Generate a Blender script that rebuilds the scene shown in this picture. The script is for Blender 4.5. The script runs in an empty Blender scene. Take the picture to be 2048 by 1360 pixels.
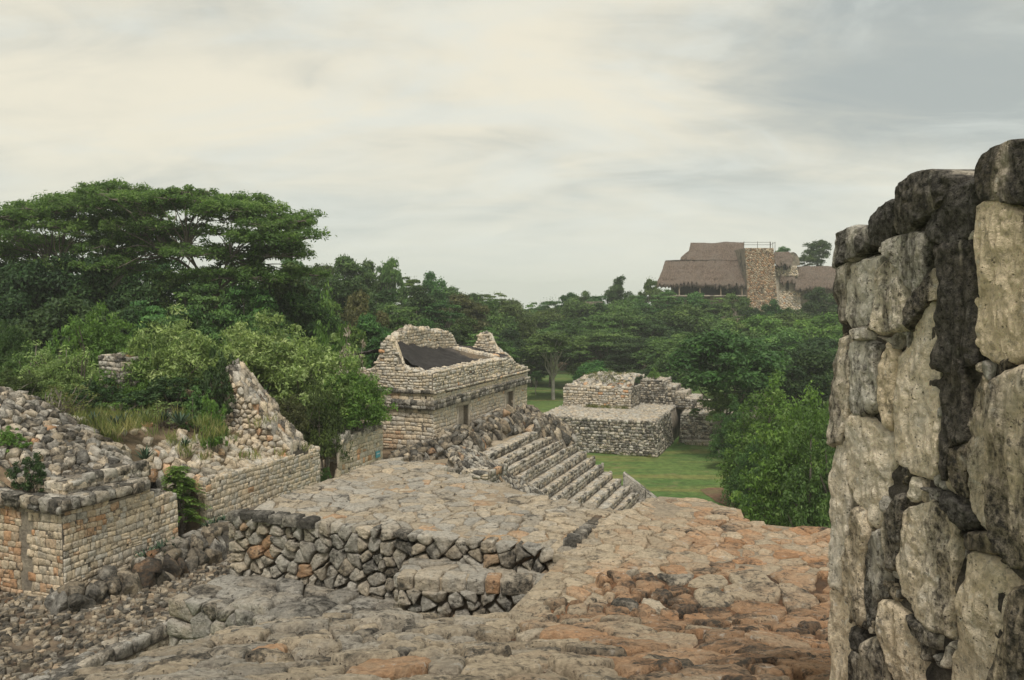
import bpy, math, random, time
import numpy as np
from mathutils import Vector
T0 = time.time()
scene = bpy.context.scene
COL = scene.collection
rng = np.random.default_rng(7)
random.seed(7)

# ------------------------------------------------------------------ camera
FPX, CAMZ = 1600.0, 11.5                       # focal length in photo pixels (2048 wide), eye height above the lawn
PITCH = math.atan(80 / 1600.0)
cam_d = bpy.data.cameras.new('camera')
cam = bpy.data.objects.new('camera', cam_d); COL.objects.link(cam)
cam.location = (0, 0, CAMZ); cam.rotation_euler = (math.pi / 2 - PITCH, 0, 0)
cam_d.sensor_width = 36.0; cam_d.lens = 36.0 * FPX / 2048.0
cam_d.clip_start = 0.05; cam_d.clip_end = 6000
scene.camera = cam

# ------------------------------------------------------------------ light, sky, exposure
SUN_EL, SUN_AZ = math.radians(60), math.radians(184)     # azimuth clockwise from +Y: behind the camera, to the right
world = bpy.data.worlds.new('World'); scene.world = world; world.use_nodes = True
sun_d = bpy.data.lights.new('sun', 'SUN'); sun_d.energy = 1.5; sun_d.angle = math.radians(14); sun_d.color = (1.0, 0.95, 0.87)
sun = bpy.data.objects.new('sun', sun_d); COL.objects.link(sun)
sd = Vector((math.sin(SUN_AZ) * math.cos(SUN_EL), math.cos(SUN_AZ) * math.cos(SUN_EL), math.sin(SUN_EL)))
sun.rotation_euler = (-sd).to_track_quat('-Z', 'Y').to_euler()
vs = scene.view_settings
vs.view_transform = 'Standard'; vs.look = 'None'; vs.exposure = 0.8; vs.gamma = 1.0; vs.use_curve_mapping = False
scene.cycles.max_bounces = 6; scene.cycles.transparent_max_bounces = 6
scene.cycles.diffuse_bounces = 3; scene.cycles.volume_bounces = 2; scene.cycles.use_denoising = True

class NT:
    """small node-tree helper"""
    def __init__(s, tree): s.t = tree; s.n = tree.nodes; s.l = tree.links
    def new(s, typ, **kw):
        nd = s.n.new(typ)
        for k, v in kw.items(): setattr(nd, k, v)
        return nd
    def put(s, sock, v):
        if isinstance(v, bpy.types.NodeSocket): s.l.new(v, sock)
        else: sock.default_value = v
    def math(s, op, a, b=0.0, c=0.0, clamp=False):
        nd = s.new('ShaderNodeMath', operation=op, use_clamp=clamp)
        s.put(nd.inputs[0], a); s.put(nd.inputs[1], b); s.put(nd.inputs[2], c)
        return nd.outputs[0]
    def mix(s, f, a, b, mode='MIX'):
        nd = s.new('ShaderNodeMix', data_type='RGBA', blend_type=mode)
        s.put(nd.inputs[0], f); s.put(nd.inputs[6], a); s.put(nd.inputs[7], b)
        return nd.outputs[2]
    def noise(s, vec, scale, detail=4, rough=0.55, dist=0.0):
        nd = s.new('ShaderNodeTexNoise')
        if vec is not None: s.l.new(vec, nd.inputs['Vector'])
        nd.inputs['Scale'].default_value = scale; nd.inputs['Detail'].default_value = detail
        nd.inputs['Roughness'].default_value = rough; nd.inputs['Distortion'].default_value = dist
        return nd.outputs[0]
    def rng(s, v, a, b, c=0.0, d=1.0):
        nd = s.new('ShaderNodeMapRange', clamp=True, interpolation_type='SMOOTHSTEP')
        for i, x in enumerate((v, a, b, c, d)): s.put(nd.inputs[i], x)
        return nd.outputs[0]
    def mapping(s, vec, scale=(1, 1, 1), loc=(0, 0, 0)):
        nd = s.new('ShaderNodeMapping'); s.l.new(vec, nd.inputs[0])
        nd.inputs['Scale'].default_value = scale; nd.inputs['Location'].default_value = loc
        return nd.outputs[0]

SKX, SKY, SKX2, SKY2 = 6.477, 3.017, 13.019, 1.449
def build_world():
    t = NT(world.node_tree); t.n.clear()
    out = t.new('ShaderNodeOutputWorld')
    sky = t.new('ShaderNodeTexSky', sky_type='NISHITA', sun_disc=False, sun_elevation=SUN_EL, sun_rotation=SUN_AZ)
    sky.altitude = 20; sky.dust_density = 3.0
    bg1 = t.new('ShaderNodeBackground'); t.l.new(sky.outputs[0], bg1.inputs[0]); bg1.inputs[1].default_value = 0.10
    co = t.new('ShaderNodeTexCoord').outputs['Generated']
    sep = t.new('ShaderNodeSeparateXYZ'); t.l.new(co, sep.inputs[0])
    x, y, z = sep.outputs
    zz = t.math('ADD', t.math('MAXIMUM', z, 0.0), 0.30)
    comb = t.new('ShaderNodeCombineXYZ')                       # the cloud deck seen as a layer overhead
    t.put(comb.inputs[0], t.math('DIVIDE', x, zz)); t.put(comb.inputs[1], t.math('DIVIDE', y, zz)); comb.inputs[2].default_value = 3.3
    deck = comb.outputs[0]
    n1 = t.noise(t.mapping(deck, (1.1, 1.5, 1), (SKX, SKY, 0)), 1.0, 7, 0.52, 0.7)
    n2 = t.noise(t.mapping(deck, (1.6, 3.2, 1), (7.3, 1.9, 2)), 1.6, 8, 0.58, 0.9)
    n3 = t.noise(t.mapping(deck, (0.42, 0.5, 1), (SKX2, SKY2, 5)), 1.0, 2, 0.5, 0.2)
    m = t.math('ADD', t.math('ADD', t.math('MULTIPLY', n1, 0.40), t.math('MULTIPLY', n2, 0.20)), t.math('MULTIPLY', n3, 0.40))
    m = t.rng(m, 0.38, 0.60)
    col = t.mix(m, (0.335, 0.36, 0.34, 1), (0.665, 0.62, 0.495, 1))
    n4 = t.rng(t.noise(t.mapping(deck, (1.1, 2.2, 1), (11, 4, 1)), 1.5, 8, 0.6, 0.8), 0.45, 0.70)
    col = t.mix(t.math('MULTIPLY', n4, 0.6), col, (0.58, 0.60, 0.55, 1))
    low = t.rng(z, 0.0, 0.21, 0.88, 0.0)                       # towards the horizon the deck merges into one pale veil
    col = t.mix(low, col, (0.60, 0.615, 0.55, 1))
    bg2 = t.new('ShaderNodeBackground'); t.l.new(col, bg2.inputs[0]); bg2.inputs[1].default_value = 0.78
    mx = t.new('ShaderNodeMixShader'); mx.inputs[0].default_value = 0.93
    t.l.new(bg1.outputs[0], mx.inputs[1]); t.l.new(bg2.outputs[0], mx.inputs[2]); t.l.new(mx.outputs[0], out.inputs[0])
build_world()

# ------------------------------------------------------------------ place geometry: rays, site frame
_F = np.array([0, math.cos(PITCH), -math.sin(PITCH)]); _U = np.array([0, math.sin(PITCH), math.cos(PITCH)]); _R = np.array([1.0, 0, 0])
CAM = np.array([0, 0, CAMZ])
def ray(x, y): return _F + (x - 1024) / FPX * _R + (680 - y) / FPX * _U
def on_z(x, y, z):
    d = ray(x, y); return CAM + d * (z - CAMZ) / d[2]
def on_y(x, y, Y):
    d = ray(x, y); return CAM + d * Y / d[1]
def to_px(P):
    q = np.atleast_2d(P) - CAM; a = np.maximum(q @ _F, 0.05)
    return np.stack([1024 + FPX * (q @ _R) / a, 680 - FPX * (q @ _U) / a], 1)
UU = np.array([0.359, 0.933, 0.0]); UU /= np.linalg.norm(UU)      # the ruins run along UU; VV is across, towards the stairs
VV = np.array([UU[1], -UU[0], 0.0]); ZZ = np.array([0, 0, 1.0])
C1 = on_z(130, 1205, 4.7)
def W(s, t, z): q = C1 + s * UU + t * VV; return np.array([q[0], q[1], z])

# ------------------------------------------------------------------ numpy noise
def _hash(i, j, k, seed):
    h = (i * 374761393 + j * 668265263 + k * 2147483647 + seed * 974634777) & 0xFFFFFFFF
    h = ((h ^ (h >> 13)) * 1274126177) & 0xFFFFFFFF
    return ((h ^ (h >> 16)) & 0xFFFF) / 65535.0
def vnoise(P, scale=1.0, seed=0):
    P = np.asarray(P, float) * scale; i = np.floor(P).astype(np.int64); f = P - i; f = f * f * (3 - 2 * f); r = 0
    for dx in (0, 1):
        for dy in (0, 1):
            for dz in (0, 1):
                w = (f[:, 0] if dx else 1 - f[:, 0]) * (f[:, 1] if dy else 1 - f[:, 1]) * (f[:, 2] if dz else 1 - f[:, 2])
                r = r + w * _hash(i[:, 0] + dx, i[:, 1] + dy, i[:, 2] + dz, seed)
    return r * 2 - 1
def fbm(P, scale, octaves=4, seed=0, gain=0.5):
    r = 0; a = 1.0
    for o in range(octaves): r = r + a * vnoise(P, scale * 2 ** o, seed + o * 17); a *= gain
    return r

# ------------------------------------------------------------------ materials
MAT = {}
def new_mat(name):
    m = bpy.data.materials.new(name); m.use_nodes = True; t = NT(m.node_tree); t.n.clear()
    out = t.new('ShaderNodeOutputMaterial'); b = t.new('ShaderNodeBsdfPrincipled')
    t.l.new(b.outputs[0], out.inputs[0]); b.inputs['Roughness'].default_value = 0.92
    b.inputs['Specular IOR Level'].default_value = 0.25
    MAT[name] = m
    return t, b, out
def wpos(t): return t.new('ShaderNodeNewGeometry').outputs['Position']
def bump(t, b, h, strength, dist):
    nd = t.new('ShaderNodeBump'); nd.inputs['Strength'].default_value = strength; nd.inputs['Distance'].default_value = dist
    t.l.new(h, nd.inputs['Height']); t.l.new(nd.outputs[0], b.inputs['Normal'])

def stone_material(name, blotch, grain, pit, bstr, bdist, dark=(0.040, 0.037, 0.033, 1), gain=1.0, streak=1.0, speck=0.95):
    """limestone: tint.r value, tint.g hue grey>beige>orange, tint.b black lichen cover"""
    t, b, _ = new_mat(name); P = wpos(t)
    at = t.new('ShaderNodeAttribute', attribute_name='tint'); sp = t.new('ShaderNodeSeparateColor'); t.l.new(at.outputs[0], sp.inputs[0])
    val, hue, dirt = sp.outputs[:3]
    off = t.new('ShaderNodeVectorMath', operation='MULTIPLY_ADD'); t.l.new(at.outputs[0], off.inputs[0]); off.inputs[1].default_value = (13.7, 9.1, 17.3); t.l.new(P, off.inputs[2])
    P = off.outputs[0]                              # every stone carries its own pattern, so stains stop at its edges
    g = gain
    grey, beige, orange = (0.40 * g, 0.375 * g, 0.33 * g, 1), (0.50 * g, 0.41 * g, 0.295 * g, 1), (0.46 * g, 0.265 * g, 0.145 * g, 1)
    wob = t.math('ADD', hue, t.math('MULTIPLY', t.math('SUBTRACT', t.noise(P, blotch * 1.6, 5, 0.6, 0.4), 0.5), 0.5))
    c = t.mix(t.rng(wob, 0.0, 0.5), grey, beige); c = t.mix(t.rng(wob, 0.55, 1.0), c, orange)
    n_g = t.noise(P, grain, 8, 0.68)
    v = t.math('MULTIPLY', t.math('ADD', 0.52, t.math('MULTIPLY', val, 0.72)), t.rng(n_g, 0.22, 0.78, 0.66, 1.30))
    vv = t.new('ShaderNodeCombineColor'); [t.l.new(v, vv.inputs[i]) for i in range(3)]
    c = t.mix(1.0, c, vv.outputs[0], 'MULTIPLY')
    white = t.rng(t.noise(P, blotch * 3.1, 7, 0.66, 0.3), 0.57, 0.70, 0.0, 0.55)      # pale lichen crust
    c = t.mix(white, c, (0.56 * g, 0.54 * g, 0.49 * g, 1))
    n_b = t.noise(t.mapping(P, (1, 1, streak)), blotch, 9, 0.66, 0.25)
    d1 = t.rng(t.math('ADD', n_b, t.math('MULTIPLY', t.math('SUBTRACT', dirt, 0.5), 0.42)), 0.50, 0.64)
    n_f = t.rng(t.noise(P, blotch * 7, 6, 0.7), 0.40, 0.62, t.math('MULTIPLY', dirt, 0.88), 1.0)
    c = t.mix(t.math('MULTIPLY', d1, n_f), c, dark)
    spk = t.math('MULTIPLY', t.rng(t.noise(P, blotch * 4.3, 8, 0.72, 0.2), 0.53, 0.63), t.rng(dirt, 0.0, 0.7, 0.25 * speck, speck))   # speckled growth
    c = t.mix(spk, c, (dark[0] * 1.6, dark[1] * 1.6, dark[2] * 1.5, 1))
    vo = t.new('ShaderNodeTexVoronoi'); t.l.new(P, vo.inputs['Vector']); vo.inputs['Scale'].default_value = pit
    pits = t.math('MULTIPLY', t.rng(vo.outputs[0], 0.0, 0.30, 1.0, 0.0), t.rng(t.noise(P, pit * 0.23, 3), 0.47, 0.60))
    c = t.mix(t.math('MULTIPLY', pits, 0.72), c, dark)
    t.l.new(c, b.inputs['Base Color'])
    h = t.math('SUBTRACT', t.math('ADD', n_g, t.math('MULTIPLY', n_b, 0.8)), t.math('MULTIPLY', pits, 0.5))
    bump(t, b, h, bstr, bdist)
stone_material('stone', 1.6, 14, 26, 0.9, 0.05, gain=1.28)
stone_material('stone_near', 3.4, 26, 40, 1.0, 0.045)
stone_material('stone_pillar', 7.5, 48, 70, 1.0, 0.032, dark=(0.044, 0.040, 0.036, 1), gain=1.7, streak=0.20, speck=0.75)

def plain(name, cols, scale, rough=0.95, b_s=0.6, b_d=0.05, fine=9.0):
    t, b, _ = new_mat(name); P = wpos(t)
    f = t.rng(t.noise(P, scale, 7, 0.62, 0.3), 0.32, 0.68); c = t.mix(f, (*cols[0], 1), (*cols[1], 1))
    if len(cols) > 2: c = t.mix(t.rng(t.noise(P, scale * 0.37, 6, 0.6, 0.5), 0.48, 0.66), c, (*cols[2], 1))
    n = t.noise(P, scale * fine, 6, 0.7)
    v = t.rng(n, 0.25, 0.75, 0.62, 1.3); vv = t.new('ShaderNodeCombineColor'); [t.l.new(v, vv.inputs[i]) for i in range(3)]
    t.l.new(t.mix(1.0, c, vv.outputs[0], 'MULTIPLY'), b.inputs['Base Color']); b.inputs['Roughness'].default_value = rough
    bump(t, b, n, b_s, b_d)
plain('mortar', [(0.30, 0.26, 0.20), (0.20, 0.17, 0.135), (0.09, 0.08, 0.07)], 1.6)
plain('mortar_dark', [(0.16, 0.135, 0.105), (0.095, 0.082, 0.066), (0.19, 0.13, 0.085)], 2.2)
plain('crust', [(0.20, 0.175, 0.145), (0.055, 0.050, 0.045), (0.085, 0.075, 0.065)], 16.0, b_s=1.0, b_d=0.02)
plain('mortar_pave', [(0.33, 0.27, 0.195), (0.24, 0.20, 0.15), (0.36, 0.24, 0.14)], 1.5)
plain('path_sand', [(0.36, 0.29, 0.20), (0.26, 0.21, 0.15), (0.42, 0.35, 0.26)], 1.3)
plain('soil_red', [(0.15, 0.080, 0.043), (0.075, 0.050, 0.034), (0.22, 0.11, 0.055)], 2.6, b_d=0.04)
plain('gravel', [(0.25, 0.19, 0.13), (0.12, 0.09, 0.065), (0.06, 0.05, 0.042)], 1.3, b_d=0.06)
plain('soil', [(0.17, 0.12, 0.075), (0.10, 0.08, 0.05), (0.24, 0.17, 0.11)], 0.8)
plain('tarp', [(0.040, 0.036, 0.034), (0.026, 0.023, 0.022), (0.085, 0.074, 0.066)], 0.7, 0.85, 0.35, 0.04)
plain('bark', [(0.20, 0.17, 0.14), (0.12, 0.10, 0.08), (0.30, 0.27, 0.23)], 1.2)
plain('pale_bark', [(0.42, 0.38, 0.33), (0.30, 0.27, 0.23), (0.48, 0.45, 0.40)], 1.0)
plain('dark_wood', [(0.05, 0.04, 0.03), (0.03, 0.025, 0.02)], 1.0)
plain('post_wood', [(0.36, 0.29, 0.22), (0.28, 0.22, 0.16)], 1.0)
plain('rail_metal', [(0.16, 0.15, 0.14), (0.12, 0.11, 0.10)], 1.0)
plain('blue_sheet', [(0.10, 0.36, 0.44), (0.13, 0.42, 0.50)], 4.0, 0.5, 0.1, 0.01)
plain('white_print', [(0.62, 0.70, 0.72), (0.55, 0.64, 0.68)], 4.0, 0.5, 0.1, 0.01)
plain('stucco', [(0.52, 0.46, 0.37), (0.40, 0.34, 0.27), (0.60, 0.55, 0.47)], 1.1)

def thatch_material():
    t, b, _ = new_mat('thatch'); P = wpos(t)
    f = t.noise(t.mapping(P, (5.0, 5.0, 0.9)), 1.0, 7, 0.7); g = t.noise(P, 0.35, 5, 0.6)
    c = t.mix(t.rng(f, 0.3, 0.72), (0.085, 0.062, 0.048, 1), (0.27, 0.20, 0.155, 1))
    c = t.mix(t.rng(g, 0.40, 0.70, 0.0, 0.5), c, (0.215, 0.18, 0.15, 1)); t.l.new(c, b.inputs['Base Color'])
    bump(t, b, f, 1.0, 0.4)
thatch_material()

def lawn_material():
    t, b, _ = new_mat('lawn'); P = wpos(t)
    n1 = t.noise(P, 0.16, 6, 0.6, 0.4); n2 = t.noise(P, 1.9, 7, 0.72); n3 = t.noise(t.mapping(P, (0.05, 0.42, 1)), 1.0, 5, 0.6)
    c = t.mix(t.rng(n1, 0.36, 0.66), (0.080, 0.150, 0.038, 1), (0.130, 0.190, 0.052, 1))
    c = t.mix(t.rng(n3, 0.50, 0.66, 0, 0.75), c, (0.21, 0.20, 0.065, 1))
    n5 = t.noise(P, 0.45, 8, 0.68, 0.6); c = t.mix(t.rng(n5, 0.54, 0.70, 0, 0.8), c, (0.20, 0.165, 0.08, 1)); c = t.mix(t.rng(n5, 0.46, 0.34, 0, 0.6), c, (0.045, 0.098, 0.022, 1))
    v = t.rng(n2, 0.25, 0.75, 0.62, 1.32); vv = t.new('ShaderNodeCombineColor'); [t.l.new(v, vv.inputs[i]) for i in range(3)]
    t.l.new(t.mix(1.0, c, vv.outputs[0], 'MULTIPLY'), b.inputs['Base Color']); bump(t, b, n2, 0.9, 0.15)
lawn_material()
plain('red_dirt', [(0.185, 0.105, 0.066), (0.145, 0.082, 0.052), (0.15, 0.12, 0.06)], 0.5, b_d=0.03)

def leaf_material(name, dark, mid, light, transl=0.32, hue_spread=0.03, val_spread=0.35):
    t, b, out = new_mat(name)
    at = t.new('ShaderNodeAttribute', attribute_name='tint'); sp = t.new('ShaderNodeSeparateColor'); t.l.new(at.outputs[0], sp.inputs[0])
    oi = t.new('ShaderNodeObjectInfo').outputs['Random']
    c = t.mix(t.rng(sp.outputs[0], 0.0, 0.55), (*dark, 1), (*mid, 1)); c = t.mix(t.rng(sp.outputs[0], 0.55, 1.0), c, (*light, 1))
    hs = t.new('ShaderNodeHueSaturation'); t.l.new(c, hs.inputs['Color'])
    t.put(hs.inputs['Hue'], t.math('ADD', 0.5 - hue_spread / 2, t.math('MULTIPLY', oi, hue_spread)))
    t.put(hs.inputs['Saturation'], t.math('ADD', 0.85, t.math('MULTIPLY', sp.outputs[1], 0.25)))
    t.put(hs.inputs['Value'], t.math('ADD', 1 - val_spread / 2, t.math('MULTIPLY', t.math('FRACT', t.math('MULTIPLY', oi, 7.31)), val_spread)))
    t.l.new(hs.outputs[0], b.inputs['Base Color']); b.inputs['Roughness'].default_value = 0.6
    tr = t.new('ShaderNodeBsdfTranslucent'); t.l.new(hs.outputs[0], tr.inputs[0])
    mx = t.new('ShaderNodeMixShader'); mx.inputs[0].default_value = transl
    t.l.new(b.outputs[0], mx.inputs[1]); t.l.new(tr.outputs[0], mx.inputs[2]); t.l.new(mx.outputs[0], out.inputs[0])
leaf_material('leaf_forest', (0.045, 0.098, 0.026), (0.098, 0.182, 0.046), (0.185, 0.29, 0.078), hue_spread=0.065, val_spread=0.6)
leaf_material('leaf_acacia', (0.070, 0.155, 0.036), (0.15, 0.275, 0.064), (0.26, 0.41, 0.11), transl=0.55, val_spread=0.1)
leaf_material('leaf_deep', (0.030, 0.062, 0.022), (0.058, 0.108, 0.034), (0.11, 0.175, 0.052), val_spread=0.3)
leaf_material('leaf_fresh', (0.070, 0.140, 0.026), (0.145, 0.265, 0.048), (0.27, 0.40, 0.09), hue_spread=0.02, val_spread=0.3)
leaf_material('leaf_pale', (0.12, 0.20, 0.055), (0.29, 0.40, 0.12), (0.52, 0.62, 0.26), hue_spread=0.02, val_spread=0.2)
leaf_material('leaf_olive', (0.065, 0.075, 0.028), (0.12, 0.13, 0.045), (0.20, 0.19, 0.075), hue_spread=0.03)
leaf_material('leaf_agave', (0.022, 0.045, 0.026), (0.048, 0.085, 0.050), (0.11, 0.16, 0.09), transl=0.05)
leaf_material('leaf_grass', (0.09, 0.13, 0.03), (0.19, 0.22, 0.06), (0.36, 0.33, 0.13), hue_spread=0.03)
leaf_material('twig_pale', (0.26, 0.22, 0.16), (0.36, 0.31, 0.24), (0.46, 0.41, 0.33), transl=0.0)

# ------------------------------------------------------------------ mesh and object helpers
def mesh_np(name, V, F, tint=None, mat=None, smooth=True):
    """V (n,3); F an (m,3|4) array or a list of faces"""
    me = bpy.data.meshes.new(name); V = np.ascontiguousarray(V, np.float32)
    if isinstance(F, np.ndarray):
        k = F.shape[1]; m = len(F)
        me.vertices.add(len(V)); me.vertices.foreach_set('co', V.ravel())
        me.loops.add(m * k); me.loops.foreach_set('vertex_index', np.ascontiguousarray(F, np.int32).ravel())
        me.polygons.add(m); me.polygons.foreach_set('loop_start', np.arange(0, m * k, k, dtype=np.int32))
        me.update(calc_edges=True)
    else:
        me.from_pydata(V.tolist(), [], F)
    if smooth: me.polygons.foreach_set('use_smooth', np.ones(len(me.polygons), bool))
    if tint is not None:
        a = me.attributes.new('tint', 'FLOAT_COLOR', 'POINT'); tt = np.ones((len(V), 4), np.float32); tt[:, :3] = tint
        a.data.foreach_set('color', tt.ravel())
    if mat: me.materials.append(MAT[mat])
    return me
def link(name, me, parent=None, loc=None):
    o = bpy.data.objects.new(name, me); COL.objects.link(o)
    if parent is not None: o.parent = parent
    if loc is not None: o.location = loc
    return o
def tag(o, label=None, cat=None, group=None, kind=None):
    for k, v in (('label', label), ('category', cat), ('group', group), ('kind', kind)):
        if v: o[k] = v
    return o
BASE = {}
def thing(name, loc, label, cat, group=None, kind=None):
    o = link(name, None, None, [float(x) for x in loc]); BASE[o.name] = np.array(loc, float)
    return tag(o, label, cat, group, kind)
def base_of(parent): return BASE.get(parent.name, np.zeros(3)) if parent is not None else np.zeros(3)
def part(name, V, F, mat, parent, tint=None, smooth=False):
    """world-space vertices under a parent Empty"""
    o = link(name, mesh_np(name, np.asarray(V) - base_of(parent), F, tint, mat, smooth), parent)
    BASE[o.name] = base_of(parent)
    return o

def clip(poly, p, n):
    """keep the side of the line through p with normal n where (q-p).n <= 0"""
    out = []; m = len(poly)
    d = [(q[0] - p[0]) * n[0] + (q[1] - p[1]) * n[1] for q in poly]
    for i in range(m):
        a, b = poly[i], poly[(i + 1) % m]; da, db = d[i], d[(i + 1) % m]
        if da <= 0: out.append(a)
        if (da < 0 < db) or (db < 0 < da):
            k = da / (da - db); out.append((a[0] + (b[0] - a[0]) * k, a[1] + (b[1] - a[1]) * k))
    return out
def voronoi(pts, bound, k=16, weights=None):
    """bounded Voronoi cells of 2-D points"""
    pts = np.asarray(pts, float); cells = []
    for i in range(len(pts)):
        d = ((pts - pts[i]) ** 2).sum(1); idx = np.argsort(d)[1:k + 1] if len(pts) <= k + 1 else np.argpartition(d, k + 1)[:k + 2]
        poly = bound
        for j in sorted(idx, key=lambda j: d[j]):
            if j == i: continue
            n = pts[j] - pts[i]; f = 0.5
            if weights is not None: f = weights[i] / (weights[i] + weights[j])
            poly = clip(poly, pts[i] + n * f, n)
            if len(poly) < 3: break
        cells.append(np.array(poly) if len(poly) >= 3 else None)
    return cells
def scatter2(a0, a1, b0, b1, da, db, jit=0.42, brick=True):
    """jittered staggered lattice in a rectangle"""
    P = []; nb = max(1, round((b1 - b0) / db)); na = max(1, round((a1 - a0) / da))
    for j in range(nb):
        for i in range(na + 1):
            a = a0 + (i + (0.5 if (j % 2 and brick) else 0.0) + random.uniform(-jit, jit)) * (a1 - a0) / na
            b = b0 + (j + 0.5 + random.uniform(-jit, jit)) * (b1 - b0) / nb
            if a0 < a < a1 and random.random() > 0.06: P.append((a, b))
    return P
def coursed(L, Hh, row, w0, w1, wob=0.02):
    """roughly squared stones in uneven courses; returns 4..5-gons"""
    cells = []; b = 0.0; ph = random.uniform(0, 6)
    def line(a, y, sd): return y + wob * math.sin(a * 1.7 + sd) + wob * 0.7 * math.sin(a * 4.3 + sd * 2.1)
    sd0 = ph; y0 = 0.0
    while y0 < Hh:
        h = row * random.uniform(0.72, 1.30); y1 = y0 + h; sd1 = sd0 + random.uniform(0.2, 0.8)
        a = -random.uniform(0, w0)
        while a < L:
            w = random.uniform(w0, w1); w = w * random.choice((1, 1, 1, 0.62, 1.25)); a2 = min(a + w, L); aa = max(a, 0.0)
            if a2 - aa > 0.05:
                q = [(aa, line(aa, y0, sd0)), (a2, line(a2, y0, sd0)), (a2, line(a2, y1, sd1)), (aa, line(aa, y1, sd1))]
                if random.random() < 0.10 and w > w0 * 0.9:       # two thin stones in place of one
                    m0 = (q[0][1] + q[3][1]) / 2; m1 = (q[1][1] + q[2][1]) / 2
                    cells += [np.array([q[0], q[1], (a2, m1), (aa, m0)]), np.array([(aa, m0), (a2, m1), q[2], q[3]])]
                elif random.random() < 0.09:                       # a small chink stone beside it
                    k = aa + (a2 - aa) * 0.72
                    cells += [np.array([q[0], (k, q[0][1]), (k, q[3][1]), q[3]]), np.array([(k, q[1][1]), q[1], (a2, (q[1][1] + q[2][1]) / 2), (k, (q[1][1] + q[2][1]) / 2)])]
                else: cells.append(np.array(q))
            a = a2
        y0, sd0 = y1, sd1
    return cells
def chaikin(p, k=0.25):
    q = np.roll(p, -1, 0); out = np.empty((2 * len(p), 2)); out[0::2] = p * (1 - k) + q * k; out[1::2] = p * k + q * (1 - k); return out
def area2(p): x, y = p[:, 0], p[:, 1]; return 0.5 * abs(np.dot(x, np.roll(y, -1)) - np.dot(y, np.roll(x, -1)))

def stone_rec(poly, surf, proud, back, tint, gap=0.008, jit=0.06, rnd=0.14, dome=0.06, rings=1, rough=0.0, chaik=1, rsc=6.0, tilt=0.05, far=False, bev=None, grow=1.0, aniso=1.0):
    """one stone from a cell: a worn block with rounded arrises and an uneven, nearly flat face. surf(A, B, H) -> world points"""
    A = area2(poly)
    if A < 1e-4: return None
    c = poly.mean(0); size = math.sqrt(A); p = poly.copy()
    r = np.linalg.norm(p - c, axis=1).mean()
    p = c + (p - c) * max(0.5, 1 - gap / max(r, 1e-3)) * grow
    p = p + rng.normal(0, jit * size * 0.30, p.shape)
    if not far:                                     # break the straight edges
        q = np.roll(p, -1, 0); mid = (p + q) / 2; mid = mid + (mid - c) * rng.normal(0.035, jit * 0.8, (len(p), 1)); z = np.empty((2 * len(p), 2)); z[0::2] = p; z[1::2] = mid; p = z
    p = chaikin(p, rnd if not far else 0.09)
    for _ in range(chaik - 1): p = chaikin(p, 0.25)
    n = len(p); d = p - c; pr = proud * random.uniform(0.65, 1.3); r = np.linalg.norm(d, axis=1).mean()
    bv = min(0.34 * r, max(0.006, 0.045 * size) if bev is None else bev) / r
    layers = [(1.0, -back), (1.0, 0.0)] + ([(1 - bv * 0.8, pr * 0.85)] if far else [(1 - bv * 0.35, pr * 0.58), (1 - bv, pr * 0.92)])
    s0, h0 = layers[-1]
    for k in range(1, rings): layers.append((s0 * (1 - k / rings), h0 + pr * (0.08 + dome) * (1 - (1 - k / rings) ** 2)))
    tx, ty = rng.normal(0, tilt, 2)
    AB = []; H = []
    for i, (sc, h) in enumerate(layers):
        q = c + d * sc; AB.append(q); hh = np.full(n, h)
        if i > 0: hh = hh + ((q - c) @ np.array([tx, ty])) * (0.3 if i == 1 else 1.0)
        if i > 1 and rings <= 2: hh = hh + rng.normal(0, pr * 0.13, n)
        H.append(hh)
    AB.append(c[None]); H.append(np.array([h0 + pr * (0.08 + dome)]))
    AB = np.concatenate(AB); H = np.concatenate(H)
    if rough > 0:
        q3 = np.stack([AB[:, 0], AB[:, 1] * aniso, H * 2], 1) + 13.7 + random.uniform(0, 50)
        nz = fbm(q3, rsc, 5, 3, 0.58); rd = 1 - 2 * np.abs(vnoise(q3, rsc * 1.7, 5)); rd2 = 1 - 2 * np.abs(vnoise(q3, rsc * 4.1, 6)); mask = np.ones(len(H)); mask[:n] = 0
        H = H + (nz * 0.8 - rd * 0.45 - rd2 * 0.28) * rough * mask
        AB = AB + np.stack([fbm(q3 + 5, rsc * 1.3, 3, 9), fbm(q3 + 9, rsc * 1.3, 3, 11)], 1) * rough * 0.5 * mask[:, None]
    V = surf(AB[:, 0], AB[:, 1], H)
    F = []; m = len(layers)
    for k in range(m - 1):
        a = k * n; b = (k + 1) * n
        for i in range(n): j = (i + 1) % n; F.append((a + i, a + j, b + j, b + i))
    last = m * n; a = (m - 1) * n
    for i in range(n): F.append((a + i, a + (i + 1) % n, last))
    nn = np.cross(V[a + n // 3] - V[a], V[a + 2 * n // 3] - V[a])                # turn the faces outwards
    if nn @ (V[last] - V[:n].mean(0)) < 0: F = [f[::-1] for f in F]
    return V, F, np.array(tint, float), A
def plane_surf(O, e1, e2, n):
    O, e1, e2, n = map(np.asarray, (O, e1, e2, n))
    return lambda A, B, H: O + np.outer(A, e1) + np.outer(B, e2) + np.outer(H, n)
def height_surf(fz):
    """stones lying on ground z = fz(x, y)"""
    def s(A, B, H):
        e = 0.06; z = fz(A, B); nx = -(fz(A + e, B) - fz(A - e, B)) / (2 * e); ny = -(fz(A, B + e) - fz(A, B - e)) / (2 * e)
        l = np.sqrt(nx * nx + ny * ny + 1); return np.stack([A + nx / l * H, B + ny / l * H, z + H / l], 1)
    return s
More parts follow.
